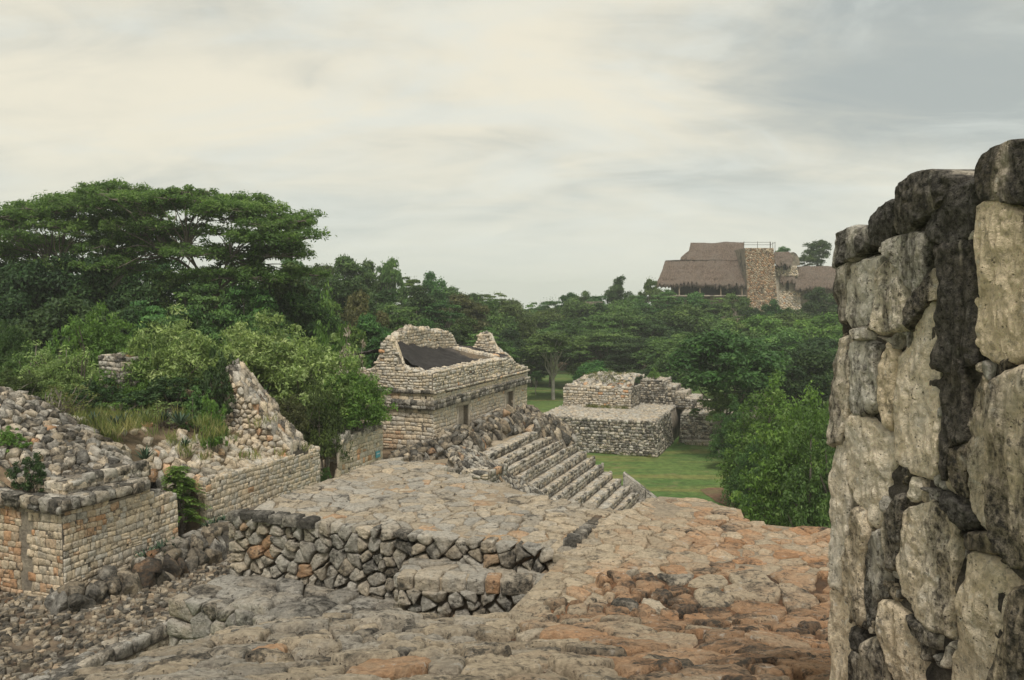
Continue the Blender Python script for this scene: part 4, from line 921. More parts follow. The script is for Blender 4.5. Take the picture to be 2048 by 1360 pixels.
part('crust_skin', plane_surf(PA, pd, ZZ, pn)(gx, gy, hh), Fq, 'crust', pil, smooth=True)
PST = [  # outline in the photograph, (value, hue, lichen), how far it stands out
 ([(1662, 464), (1698, 453), (1732, 455), (1731, 486), (1712, 514), (1686, 528), (1664, 534)], (.35, .1, .72), .07),
 ([(1663, 534), (1687, 526), (1681, 600), (1682, 646), (1669, 650), (1661, 590)], (.4, .2, .6), .06),
 ([(1732, 430), (1749, 410), (1798, 399), (1793, 440), (1780, 480), (1753, 498), (1728, 492)], (.15, .1, .92), .09),
 ([(1800, 373), (1827, 350), (1859, 341), (1897, 352), (1899, 378), (1855, 432), (1800, 474), (1788, 452)], (.2, .25, .85), .10),
 ([(1852, 420), (1899, 372), (1942, 362), (1938, 470), (1885, 492), (1844, 472)], (.15, .1, .95), .06),
 ([(1942, 360), (1972, 296), (2015, 277), (2110, 280), (2110, 395), (2010, 405), (1960, 402)], (.15, .35, .92), .12),
 ([(1950, 412), (2000, 406), (2031, 440), (2040, 560), (2037, 712), (1990, 727), (1947, 714), (1936, 690), (1942, 560)], (.75, .62, .2), .11),
 ([(2042, 420), (2110, 410), (2120, 720), (2046, 716), (2048, 560)], (.2, .3, .85), .05),
 ([(1691, 530), (1714, 518), (1752, 515), (1742, 600), (1737, 648), (1686, 656), (1679, 612)], (.75, .15, .42), .08),
 ([(1752, 526), (1779, 516), (1803, 585), (1799, 655), (1764, 669), (1741, 660), (1746, 600)], (.75, .28, .38), .085),
 ([(1758, 502), (1784, 474), (1843, 462), (1852, 505), (1838, 560), (1818, 596), (1806, 580), (1782, 514)], (.35, .15, .72), .07),
 ([(1812, 604), (1850, 540), (1874, 556), (1862, 600), (1846, 606), (1812, 660), (1804, 650)], (.35, .35, .75), .05),
 ([(1856, 500), (1934, 484), (1940, 590), (1936, 720), (1915, 722), (1866, 735), (1862, 640), (1876, 556)], (.08, .25, .97), .03),
 ([(1808, 664), (1846, 606), (1860, 640), (1857, 800), (1865, 885), (1854, 952), (1812, 942), (1774, 914), (1771, 805), (1783, 716)], (.85, .34, .18), .10),
 ([(1672, 678), (1693, 685), (1690, 800), (1677, 884), (1659, 892), (1656, 800), (1660, 730)], (.6, .3, .42), .075),
 ([(1694, 688), (1729, 685), (1744, 700), (1744, 812), (1712, 830), (1691, 823)], (.75, .1, .40), .09),
 ([(1748, 735), (1765, 680), (1780, 716), (1769, 839), (1758, 852), (1745, 791)], (.6, .6, .3), .06),
 ([(1692, 830), (1743, 855), (1763, 880), (1769, 930), (1753, 995), (1736, 1052), (1706, 1012), (1686, 960), (1684, 890)], (.95, .30, .12), .11),
 ([(1658, 893), (1684, 890), (1688, 1000), (1683, 1080), (1674, 1182), (1653, 1174), (1652, 1000)], (.85, .25, .14), .09),
 ([(1652, 1176), (1672, 1188), (1688, 1232), (1690, 1420), (1648, 1420)], (.75, .45, .18), .09),
 ([(1687, 1090), (1706, 1016), (1727, 1057), (1713, 1148), (1720, 1230), (1704, 1250), (1688, 1216), (1677, 1172)], (.6, .45, .42), .07),
 ([(1728, 1072), (1748, 1064), (1757, 1148), (1761, 1194), (1743, 1204), (1725, 1260), (1715, 1160)], (.5, .15, .5), .07),
 ([(1758, 1062), (1766, 1019), (1788, 990), (1802, 998), (1789, 1064), (1783, 1138), (1761, 1138)], (.5, .3, .55), .06),
 ([(1796, 1034), (1815, 1010), (1858, 1010), (1886, 1041), (1900, 1070), (1888, 1203), (1882, 1278), (1834, 1247), (1790, 1183), (1781, 1120)], (.7, .36, .33), .12),
 ([(1746, 1211), (1765, 1204), (1800, 1233), (1828, 1328), (1824, 1420), (1790, 1420), (1758, 1284)], (.55, .48, .35), .09),
 ([(1801, 1230), (1816, 1238), (1862, 1272), (1856, 1300), (1816, 1280)], (.45, .25, .5), .05),
 ([(1917, 1110), (1956, 1114), (1981, 1136), (2006, 1176), (1995, 1260), (1958, 1420), (1886, 1420), (1880, 1336), (1897, 1246)], (.6, .42, .28), .12),
 ([(2010, 1182), (2080, 1170), (2110, 1430), (1962, 1420), (1998, 1262)], (.35, .5, .6), .10),
 ([(1974, 833), (1994, 757), (2070, 750), (2090, 1125), (2026, 1133), (1998, 1107), (1976, 1064), (1971, 940)], (.45, .42, .55), .12),
 ([(1923, 782), (1953, 748), (1968, 828), (1967, 940), (1965, 1052), (1942, 1036), (1922, 996), (1919, 856)], (.5, .38, .45), .09),
 ([(1868, 742), (1914, 728), (1917, 880), (1890, 890), (1880, 960), (1866, 885)], (.1, .3, .92), .03),
 ([(1888, 900), (1917, 890), (1917, 988), (1896, 982), (1884, 940)], (.3, .5, .65), .05),
 ([(1802, 994), (1810, 956), (1831, 973), (1829, 994), (1816, 1004)], (.8, .25, .2), .05),
 ([(1836, 975), (1880, 985), (1918, 1010), (1940, 1045), (1912, 1060), (1890, 1030), (1862, 1000)], (.2, .1, .85), .04),
 ([(1690, 1255), (1706, 1256), (1720, 1290), (1716, 1308), (1692, 1298)], (.15, .2, .9), .05),
 ([(1722, 1284), (1755, 1284), (1786, 1420), (1716, 1420)], (.45, .35, .5), .07),
 ([(1692, 1306), (1716, 1312), (1714, 1420), (1692, 1420)], (.4, .3, .6), .06),
 ([(1912, 1070), (1966, 1068), (1990, 1110), (1960, 1108), (1918, 1104)], (.15, .5, .85), .04),
 ([(1690, 660), (1720, 656), (1728, 678), (1696, 682)], (.5, .2, .5), .05), ([(1740, 668), (1764, 674), (1790, 664), (1780, 700), (1762, 676)], (.5, .2, .5), .05)]
recs = []
for pl, tn, pr_ in PST:
    pr_ = pr_ * 0.55; tn = (min(1.0, tn[0] + 0.1), tn[1] * 0.85, tn[2] + (0.08 if tn[2] < 0.3 else 0.16) if tn[2] < 0.6 else 0.76 + 0.4 * (tn[2] - 0.6))
    q = np.array([on_wall(x, y) for x, y in pl]); sfw = plane_surf(PA - pn * pr_, pd, ZZ, pn)
    k0 = random.getstate(); r = stone_rec(q, sfw, pr_ * 0.9, 0.25, tn, gap=0.0, jit=0.05, tilt=0.03, rnd=0.14, rings=30, rough=0.013, chaik=4, rsc=13.0, bev=0.014, grow=1.09, aniso=0.5, dome=0.0); recs.append(r)
polys = [np.array([on_wall(x, y) for x, y in pl]) for pl, _, _ in PST]; lo, hi = cp.min(0), cp.max(0); got = []
for _ in range(4000):                                   # little wedge stones packed into the joints
    a_w, b_w = random.uniform(lo[0] + 0.02, 1.2), random.uniform(9.9, hi[1] - 0.1); A1, B1_ = np.array([a_w]), np.array([b_w])
    if len(got) >= 150 or not inside(A1, B1_, cp)[0] or any(inside(A1, B1_, q_)[0] for q_ in polys) or any((a_w - g_[0]) ** 2 + (b_w - g_[1]) ** 2 < 0.022 ** 2 for g_ in got): continue
    got.append((a_w, b_w)); r_ = random.uniform(0.012, 0.030); an = np.sort(rng.uniform(0, 6.283, 6)); q = np.stack([a_w + r_ * np.cos(an), b_w + r_ * 1.4 * np.sin(an)], 1)
    recs.append(stone_rec(q, plane_surf(PA - pn * 0.042, pd, ZZ, pn), 0.022, 0.05, (random.uniform(0.2, 0.8), random.uniform(0, 0.5), random.uniform(0.4, 0.85)), gap=0.0, jit=0.1, tilt=0.2, rings=4, rough=0.004, chaik=2, rsc=30, bev=0.006))
put_stones(pil, recs, 'wall_stone', 'stone_pillar', 260)

# ================================================================== the thatched acropolis far behind
ac = thing('thatched_pyramid', on_z(1450, 690, 0.0) * 0 + np.array([60, 150, 0]), 'far pyramid with tall thatched roofs and a rough stone tower above the trees', 'pyramid')
def A3(x, y, Y): return on_y(x, y, Y)
def thatch(nm, rows, Y0, Y1, parent, ny=26, nx=60, thick=0.45):
    """rows: (y, xl, xr) from ridge down; the plane leans from Y1 at the ridge to Y0 at the eave"""
    ys = np.array([r[0] for r in rows], float); V, F = [], []; y0, y1 = ys[0], ys[-1]
    yy = sorted(set(np.linspace(y0, y1, ny).tolist()) | set(ys.tolist())); rws = []
    for y in yy: rws.append((y, float(np.interp(y, ys, [r[1] for r in rows])), float(np.interp(y, ys, [r[2] for r in rows]))))
    for y, xl, xr in rws:
        Y = Y1 + (Y0 - Y1) * ((y - y0) / (y1 - y0)) ** 0.85
        for i in range(nx): x = xl + (xr - xl) * i / (nx - 1); V.append(A3(x, y, Y))
    V = np.array(V); V[:, 1] += 0.28 * fbm(V, 0.9, 4, 61); V[:, 2] += 0.14 * fbm(V + 7, 0.35, 3, 63); rr_ = np.arange(len(V)) // nx; V[:, 1] += 0.16 * ((rr_ % 4) / 4.0); low = np.arange(len(V)) >= len(V) - nx; V[low, 2] += rng.normal(0, 0.34, low.sum())
    i = np.arange(len(rws) * nx).reshape(-1, nx); F = np.stack([i[:-1, :-1].ravel(), i[1:, :-1].ravel(), i[1:, 1:].ravel(), i[:-1, 1:].ravel()], 1)
    o = part(nm, V, F, 'thatch', parent); md = o.modifiers.new('thickness', 'SOLIDIFY'); md.thickness = thick; md.offset = -1
    return o
thatch('thatch_roof', [(485, 1381, 1488), (500, 1378, 1489), (520, 1374, 1490), (521.5, 1330, 1490), (540, 1325, 1491), (556, 1318, 1492), (571, 1310, 1493)], 147, 155.5, ac, nx=170)
thatch('thatch_roof', [(499, 1380, 1395), (514, 1362, 1395), (519, 1361, 1395)], 156, 158, ac, 8, 12)
thatch('thatch_roof', [(503, 1549, 1578), (515, 1550, 1588), (531, 1553, 1582)], 147.5, 150, ac, 14, 24)
thatch('thatch_roof', [(532, 1592, 1690), (555, 1591, 1692), (577, 1590, 1694)], 147.5, 151.5, ac, 16, 50)
def abox(nm, x0, x1, y0, y1, Y0, Y1, mat, parent, xt0=None, xt1=None):
    """block: front face x0..x1 wide at the foot (xt0..xt1 at the top), y0 top, y1 foot"""
    xt0 = x0 if xt0 is None else xt0; xt1 = x1 if xt1 is None else xt1
    f = [A3(x0, y1, Y0), A3(x1, y1, Y0), A3(xt1, y0, Y0 + 0.4), A3(xt0, y0, Y0 + 0.4)]; b = [p + np.array([0, Y1 - Y0, 0]) for p in f]
    return part(nm, np.array(f + b), [(0, 1, 2, 3), (5, 4, 7, 6), (3, 2, 6, 7), (4, 0, 3, 7), (1, 5, 6, 2), (4, 5, 1, 0)], mat, parent)
def aface(x0, x1, y0, y1, Y0, size, tf, xt0=None, xt1=None, proud=0.12):
    xt0 = x0 if xt0 is None else xt0; xt1 = x1 if xt1 is None else xt1
    bl_, br, tr, tl = A3(x0, y1, Y0), A3(x1, y1, Y0), A3(xt1, y0, Y0 + 0.4), A3(xt0, y0, Y0 + 0.4)
    Wd, Hd = np.linalg.norm(br - bl_), np.linalg.norm(tl - bl_)
    def sf(A, B, H):
        k = (A / Wd)[:, None]; m = (B / Hd)[:, None]; P = (bl_ * (1 - k) + br * k) * (1 - m) + (tl * (1 - k) + tr * k) * m; P[:, 1] -= H; return P
    cells = voronoi(scatter2(0, Wd, 0, Hd, size, size * 0.7, 0.4), [(0, 0), (Wd, 0), (Wd, Hd), (0, Hd)])
    return [stone_rec(c, sf, proud, 0.2, tf(), gap=size * 0.05, tilt=0.15, far=True) for c in cells if c is not None]
tow = abox('stone_tower', 1498, 1557, 496, 640, 146.2, 153, 'mortar', ac, 1490, 1547)
put_stones(tow, aface(1498, 1557, 496, 640, 146.1, 0.40, lambda: tint((0.0, 0.6), (0.45, 0.9), (0.3, 0.65), 0.12), 1490, 1547), 'tower_stone', 'stone', 120)
abox('terrace_wall', 1350, 1500, 592, 660, 148.0, 158, 'mortar', ac)
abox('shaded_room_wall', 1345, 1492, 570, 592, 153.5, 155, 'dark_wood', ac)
abox('terrace_slab', 1340, 1496, 590, 592.5, 146.8, 155, 'mortar', ac)
def tube(P, R, n=6):
    P = np.asarray(P, float); V, F = [], []
    for i, p in enumerate(P):
        d = P[min(i + 1, len(P) - 1)] - P[max(i - 1, 0)]; d /= np.linalg.norm(d) + 1e-9; a = np.cross(d, [0.31, 0.77, 0.55]); a /= np.linalg.norm(a) + 1e-9; b = np.cross(d, a)
        for k in range(n): V.append(p + R[i] * (math.cos(k * 2 * math.pi / n) * a + math.sin(k * 2 * math.pi / n) * b))
    for i in range(len(P) - 1):
        for k in range(n): F.append((i * n + k, i * n + (k + 1) % n, (i + 1) * n + (k + 1) % n, (i + 1) * n + k))
    return np.array(V), F
for x in (1358.5, 1400, 1441.5, 1484):
    V, F = tube([A3(x, 569, 147.6), A3(x, 591, 147.6)], [0.13, 0.13], 8); part('roof_post', V, F, 'post_wood', ac)
# railing on the tower
for x in (1488, 1515, 1540): V, F = tube([A3(x, 483, 147.5), A3(x, 498, 147.5)], [0.05, 0.05], 5); part('railing_post', V, F, 'rail_metal', ac)
for y in (484.5, 489.5): V, F = tube([A3(1487, y, 147.5), A3(1541, y, 147.5)], [0.04, 0.04], 5); part('railing_bar', V, F, 'rail_metal', ac)
for x in (1541, 1545.5, 1550): V, F = tube([A3(x, 484 + (x - 1541) * 0.05, 148.5), A3(x, 505, 148.5)], [0.05, 0.05], 5); part('railing_post', V, F, 'rail_metal', ac)
V, F = tube([A3(1540, 490, 148.5), A3(1551, 484, 148.5)], [0.04, 0.04], 5); part('railing_bar', V, F, 'rail_metal', ac)
# walls right of the tower
wl = abox('side_wall', 1556, 1600, 531, 660, 149, 156, 'stucco', ac, 1549, 1594)
put_stones(wl, aface(1556, 1598, 533, 552, 148.9, 0.45, lambda: tint((0.3, 0.8), (0.2, 0.5), (0.2, 0.6)), 1550, 1594) + aface(1560, 1604, 582, 640, 148.9, 0.5, lambda: tint((0.4, 0.9), (0.1, 0.5), (0.2, 0.6)), 1558, 1600), 'side_stone', 'stone', 60)
thatch('canopy_thatch', [(548, 1560, 1590), (566, 1561, 1592)], 148.2, 149, ac, 8, 16, 0.2)
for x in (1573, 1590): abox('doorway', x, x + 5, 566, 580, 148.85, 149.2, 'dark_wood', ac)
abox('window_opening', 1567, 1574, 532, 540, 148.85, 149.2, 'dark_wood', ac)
abox('lower_wall', 1600, 1700, 577, 660, 150, 158, 'mortar', ac)
V, F = grid_mesh(lambda a, b: 0 * a, 0, 1, 0, 1, 2, 2)
a_ = np.linspace(0, math.pi, 10); rk_ = [A3(1586 + 14 * math.cos(t), 531 - 27 * math.sin(t), 150.5) for t in a_]; nb = len(rk_)
part('rounded_vault', np.array(rk_ + [p + np.array([0, 5, 0]) for p in rk_]), [tuple(range(nb))] + [(i, nb + i, nb + i + 1, i + 1) for i in range(nb - 1)], 'mortar', ac, smooth=False)
# body of the pyramid, stepped, mostly hidden by trees
for k, (x0, x1, y0, Y0) in enumerate([(1290, 1760, 640, 143), (1180, 1850, 690, 136), (1120, 1950, 740, 130)]):
    a, b = A3(x0, y0, Y0), A3(x1, y0, Y0); V, F = box_np((a[0], Y0, 0.0), (b[0], 185 + k, max(1.0, a[2]))); part('pyramid_tier', V, F, 'soil', ac)
ms = abox('small_ruin', 1165, 1212, 603, 680, 132, 136, 'mortar', ac, 1172, 1206)

# ================================================================== vegetation
def unit(v): return v / (np.linalg.norm(v, axis=-1, keepdims=True) + 1e-9)
def leaves(C, D, N, L, Wd, fold=0.18):
    """rhombic leaves: C centres, D pointing direction, N rough normal"""
    D = unit(D); S = unit(np.cross(D, N)); N = np.cross(S, D); L = np.asarray(L)[:, None]; Wd = np.asarray(Wd)[:, None]
    V = np.stack([C - D * L * 0.5, C + S * Wd * 0.5 + N * fold * Wd, C + D * L * 0.5, C - S * Wd * 0.5 + N * fold * Wd], 1).reshape(-1, 3)
    return V, np.arange(len(V)).reshape(-1, 4)
def puff(g, c, rx, rz, n, L, asp, up=0.55, droop=0.25, low=-0.35, shell=0.5):
    d = unit(g.normal(0, 1, (n, 3))); d[:, 2] = np.where(d[:, 2] < low, -d[:, 2], d[:, 2]); r = shell + (1 - shell) * g.random(n) ** 0.6
    r *= 1 + 0.25 * np.sin(d[:, 0] * 5 + c[0] * 3) * np.sin(d[:, 1] * 5 + c[1] * 2)
    C = c + d * r[:, None] * np.array([rx, rx, rz]); N = unit(d * 0.7 + np.array([0, 0, up]) + g.normal(0, 0.55, (n, 3)))
    D = unit(np.cross(N, g.normal(0, 1, (n, 3)))) + d * 0.45; D[:, 2] -= droop
    l = L * g.uniform(0.5, 1.5, n); V, F = leaves(C, D, N, l, l * asp)
    return V, F
def join(parts):
    Vs, Fs, Ts, o = [], [], [], 0
    for V, F, t in parts: Vs.append(V); Fs.append(F + o); Ts.append(t); o += len(V)
    return np.concatenate(Vs), np.concatenate(Fs), np.concatenate(Ts)
def leaf_tint(g, n, base, spread=0.22):
    v = np.clip(base + g.normal(0, spread, n), 0, 1); t = np.stack([v, g.random(n), np.zeros(n)], 1); return np.repeat(t, 4, 0)
def limb(g, p0, p1, r0, r1, bend=0.15, n=5, up=0.0):
    p0, p1 = np.asarray(p0, float), np.asarray(p1, float); L = np.linalg.norm(p1 - p0); P = []
    o = g.normal(0, bend * L, 3); o2 = g.normal(0, bend * L * 0.5, 3)
    for i in range(n + 1):
        k = i / n; P.append(p0 * (1 - k) + p1 * k + o * math.sin(k * math.pi) * 0.5 + o2 * math.sin(k * 2 * math.pi) * 0.5 + np.array([0, 0, up * L * math.sin(k * math.pi)]))
    return P, [r0 + (r1 - r0) * i / n for i in range(n + 1)]
def tubes(lst, n=6):
    V, F, o = [], [], 0
    for P, R in lst:
        v, f = tube(P, R, n); V.append(v); F += [tuple(x + o for x in q) for q in f]; o += len(v)
    return np.concatenate(V), F
def tree_mesh(kind, H, R, seed, leaf, nleaf, limbs=7):
    """crown and trunk meshes of one tree standing at the origin"""
    g = np.random.default_rng(seed); P = []; wood = []; fork = np.array([g.normal(0, 0.15), g.normal(0, 0.15), H * (0.34 if kind != 'spread' else 0.42)])
    wood.append(limb(g, (0, 0, -0.4), fork, 0.020 * H, 0.014 * H, 0.05))
    cents = []
    if kind == 'round':
        for k in range(64 if H < 12 else 84):
            d = unit(g.normal(0, 1, 3)); d[2] = abs(d[2]) if g.random() < 0.72 else d[2] * 0.8; rr = g.uniform(0.62, 1.0) if k < 54 else g.uniform(0.1, 0.6)
            rr *= 1 + 0.16 * math.sin(3 * math.atan2(d[1], d[0]) + seed) + 0.12 * math.sin(5 * d[2] + seed * 2)
            cents.append((np.array([d[0] * R * 0.84, d[1] * R * 0.84, H * 0.60 + d[2] * H * 0.33]) * np.array([rr, rr, 1]) + np.array([0, 0, (rr - 1) * H * 0.12]), R * g.uniform(0.17, 0.34), 0.72))
    elif kind == 'spread':
        for k in range(58 if H < 12 else 80):
            a = g.uniform(0, 2 * math.pi); q = math.sqrt(g.random()) * 0.95; lay = g.choice([0.0, 0.0, 0.5, 1.0] if H < 12 else [0.0, 0.0, 0.5, 1.0, 1.6, 2.2])
            z = H * (0.93 - 0.26 * q * q - 0.17 * lay) + g.normal(0, 0.02 * H); cents.append((np.array([math.cos(a) * R * q, math.sin(a) * R * q, z]), R * g.uniform(0.16, 0.30), 0.30))
    else:   # airy
        for k in range(38):
            a = g.uniform(0, 2 * math.pi); q = g.uniform(0.15, 0.95); z = H * (0.52 + 0.42 * math.sqrt(max(0, 1 - q * q)) * g.uniform(0.45, 1.0)); cents.append((np.array([math.cos(a) * R * q, math.sin(a) * R * q, z]), R * g.uniform(0.14, 0.27), 0.55))
    tot = sum(r * r for _, r, _ in cents)
    for c, r, fl in cents:
        n = max(12, int(nleaf * r * r / tot)); V, F = puff(g, c, r, r * fl, n, leaf, 0.48, shell=0.35 if kind != 'round' else 0.5)
        P.append((V, F, leaf_tint(g, n, 0.42 + g.normal(0, 0.17))))
    # stray sprigs that break the outline
    n = nleaf // 14; i = g.integers(0, len(cents), n); d = unit(g.normal(0, 1, (n, 3))); C = np.array([c for c, _, _ in cents])[i] + d * np.array([[cents[j][1] * g.uniform(1.0, 1.35)] for j in i]) * np.array([1, 1, 0.8])
    l = leaf * g.uniform(0.6, 1.2, n); V, F = leaves(C, d + g.normal(0, 0.5, (n, 3)), g.normal(0, 1, (n, 3)), l, l * 0.45); P.append((V, F, leaf_tint(g, n, 0.5)))
    order = g.permutation(len(cents))
    for j in order[:limbs * (3 if kind != 'round' else 1)]:
        c = cents[j][0]; st_ = fork * g.uniform(0.72, 1.0); wood.append(limb(g, st_, c, 0.0085 * H * g.uniform(0.5, 1), 0.002 * H, 0.10, 6, 0.05))
    V, F, T = join(P); tv, tf_ = tubes(wood)
    return (V, F, T), (tv, tf_)
LIB = {}
def lib(key, kind, H, R, seed, leaf, nleaf, limbs=7, mat='leaf_forest', bark='bark'):
    (V, F, T), (tv, tf_) = tree_mesh(kind, H, R, seed, leaf, nleaf, limbs)
    LIB[key] = (mesh_np('crown', V, F, T, mat, False), mesh_np('trunk', tv, tf_, None, bark), H, R)
for i in range(4): lib('round%d' % i, 'round', 10, 3.6, 100 + i, 0.30, 15000)
for i in range(3): lib('spread%d' % i, 'spread', 10, 4.6, 200 + i, 0.27, 13000)
for i in range(3): lib('airy%d' % i, 'airy', 10, 3.6, 300 + i, 0.27, 13000, 6, 'leaf_forest', 'pale_bark')
for i in range(4): lib('tall%d' % i, 'round', 16, 3.4, 150 + i, 0.30, 19000)
for i in range(3): lib('wide%d' % i, 'spread', 16, 3.6, 250 + i, 0.28, 17000)
def place(name, key, x, ytop, D, wpx, label, cat, group=None, mat=None, base_z=None, rot=None, ybase=None):
    """a plant whose crown top meets the photo point (x, ytop) at distance D; stands on the ground there"""
    P = on_y(x, ytop, D); z0 = base_z if base_z is not None else 0.0
    if key.startswith('round') and (P[2] - z0) / (wpx / 2 * D / FPX) > 3.6: key = 'tall' + key[5:]           # slender outline: its own mesh instead of a stretched one
    if key.startswith('spread') and (P[2] - z0) / (wpx / 2 * D / FPX) > 3.2: key = 'wide' + key[6:]
    cme, tme, H, R = LIB[key]
    o = thing(name, (P[0], P[1], z0), label, cat, group); h = max(0.3, P[2] - z0); r = wpx / 2 * D / FPX
    o.scale = (r / R, r / R, h / H); o.rotation_euler = (0, 0, random.uniform(0, 6.28) if rot is None else rot)
    tr = link('trunk', tme, o); cr = link('crown', cme, o)
    if mat: cr.material_slots[0].link = 'OBJECT'; cr.material_slots[0].material = MAT[mat]
    return o
ORD = 'first second third fourth fifth sixth seventh eighth ninth tenth eleventh twelfth thirteenth fourteenth fifteenth sixteenth seventeenth eighteenth nineteenth twentieth'.split()
ORD += ['twenty-' + w for w in ORD[:9]]
def row(group, where, look, lst, default_D, mat='leaf_forest'):
    """a row of forest trees: (x, ytop, width px, key[, D[, material]])"""
    lst = sorted(lst, key=lambda e: e[0])
    for i, e in enumerate(lst):
        x, y, w, key = e[:4]; D = e[4] if len(e) > 4 and e[4] else default_D; m = e[5] if len(e) > 5 else mat
        kind = {'r': 'dense rounded', 's': 'flat topped spreading', 'a': 'open airy'}[key[0]]; tone = {'leaf_forest': 'green', 'leaf_deep': 'dark green', 'leaf_fresh': 'bright green', 'leaf_olive': 'olive green', 'leaf_pale': 'pale green'}[m]
        place('forest_tree', key, x, y, D, w, '%s %s tree, %s from left %s' % (kind, tone, ORD[i], where), 'tree', group, m)
r0, r1, r2, r3, s0_, s1_, s2_, a0_, a1_, a2_ = 'round0', 'round1', 'round2', 'round3', 'spread0', 'spread1', 'spread2', 'airy0', 'airy1', 'airy2'
row('skyline trees', 'on far skyline', '', [
 (575, 497, 110, a0_, 85), (640, 506, 100, r1, 95), (698, 494, 110, r0, 95), (745, 512, 90, r3, 100), (776, 510, 80, a1_, 100), (822, 548, 90, s0_, 105), (864, 533, 80, r2, 105), (905, 562, 90, r0, 115), (948, 573, 80, r1, 125), (985, 574, 80, s1_, 125),
 (1022, 595, 90, r3, 140), (1062, 602, 80, s2_, 150), (1102, 597, 80, s0_, 150), (1142, 573, 62, r1, 140), (1168, 575, 60, r2, 138), (1195, 582, 70, r0, 135), (1236, 546, 62, r3, 138, 'leaf_deep'), (1300, 549, 60, a2_, 140), (1268, 578, 70, r1, 135), (1330, 572, 60, s1_, 141)], 120)
row('middle forest trees', 'in row behind palace', '', [
 (600, 545, 170, r1, 62), (560, 600, 150, s0_, 52, 'leaf_forest'), (655, 585, 120, r2, 60, 'leaf_fresh'), (690, 540, 150, r0, 72, 'leaf_deep'), (725, 575, 120, a1_, 62, 'leaf_olive'), (760, 570, 130, r3, 75, 'leaf_deep'), (800, 590, 120, s1_, 68, 'leaf_forest'), (690, 625, 110, r1, 50, 'leaf_fresh'), (740, 610, 100, r0, 55, 'leaf_forest'),
 (835, 560, 120, r2, 85, 'leaf_deep'), (880, 590, 120, s2_, 85), (925, 575, 110, r0, 95, 'leaf_olive'), (965, 590, 120, r1, 100), (880, 640, 100, r3, 75, 'leaf_deep'), (930, 625, 110, r2, 78), (975, 650, 110, s0_, 70), (1015, 605, 120, r0, 105), (1010, 650, 110, r1, 90, 'leaf_deep'), (850, 625, 90, a2_, 66)], 80)
row('right forest trees, back row', 'in back row below pyramid', '', [
 (1060, 620, 110, r3), (1105, 612, 110, s1_), (1150, 600, 100, r2), (1195, 602, 90, s0_), (1240, 595, 110, r0), (1290, 588, 110, s2_), (1335, 575, 90, s0_), (1382, 580, 100, a1_), (1425, 584, 100, s1_), (1468, 578, 90, a2_), (1510, 605, 80, r1, 120, 'leaf_deep'), (1545, 592, 60, r2, 120), (1585, 612, 90, r3, 120), (1635, 566, 80, r2, 122, 'leaf_deep'), (1680, 575, 90, r0)], 124)
row('right forest trees, middle row', 'in middle row beyond lawn', '', [
 (1062, 665, 110, r0), (1100, 640, 130, s2_), (1150, 632, 130, r1), (1205, 625, 150, s0_), (1260, 612, 140, s1_), (1315, 632, 140, r3, 105, 'leaf_deep'), (1370, 612, 130, r2), (1425, 622, 140, r1), (1480, 628, 130, s2_), (1530, 625, 130, r0, 103, 'leaf_fresh'), (1585, 622, 140, r3), (1640, 620, 130, r1, 100, 'leaf_fresh'), (1690, 630, 120, r2)], 106)
row('right forest trees, front row', 'in front row along lawn', '', [
 (1160, 668, 130, r2, 102, 'leaf_deep'), (1215, 655, 150, s1_, 98), (1270, 670, 140, s0_, 95, 'leaf_deep'), (1325, 670, 130, r1, 92), (1235, 712, 110, r3, 94, 'leaf_deep'), (1180, 720, 100, r0, 94, 'leaf_forest'), (1380, 660, 140, s2_, 90), (1510, 660, 150, r3, 84), (1570, 665, 150, r2, 80), (1630, 668, 150, r0, 78, 'leaf_deep'), (1480, 700, 140, r1, 76, 'leaf_deep'), (1545, 720, 140, r2, 70), (1620, 725, 150, r3, 66), (1690, 690, 150, r1, 70),
 (1075, 720, 70, r3, 108, 'leaf_deep'), (1300, 730, 120, r1, 86, 'leaf_deep'), (1050, 700, 90, r2, 112)], 90)
place('pale_trunk_tree', 'airy0', 1108, 655, 92, 150, 'tree with pale forked bare trunk at the far end of the lawn', 'tree', mat='leaf_forest')
place('lawn_tree', 'round0', 1455, 652, 58, 230, 'large full tree right of the lawn ruin', 'tree', mat='leaf_forest')
place('lawn_tree', 'round2', 1350, 708, 82, 120, 'blue green small tree directly behind the lawn ruin', 'tree', mat='leaf_forest')
place('lawn_tree', 'airy2', 1440, 775, 58, 110, 'loose tree overhanging the right side of the lawn ruin', 'tree', mat='leaf_forest')
place('lawn_tree', 'round3', 1600, 690, 62, 190, 'tall dark tree next to the right edge wall, behind the bright bushes', 'tree', mat='leaf_deep')
place('small_lawn_tree', 'airy2', 1072, 740, 97, 36, 'slim young tree with straight pale stem at the far lawn end', 'tree', mat='leaf_forest')
place('edge_shrub', 'round1', 1190, 718, 78, 90, 'low rounded shrub behind the left of the lawn ruin', 'shrub', mat='leaf_forest')

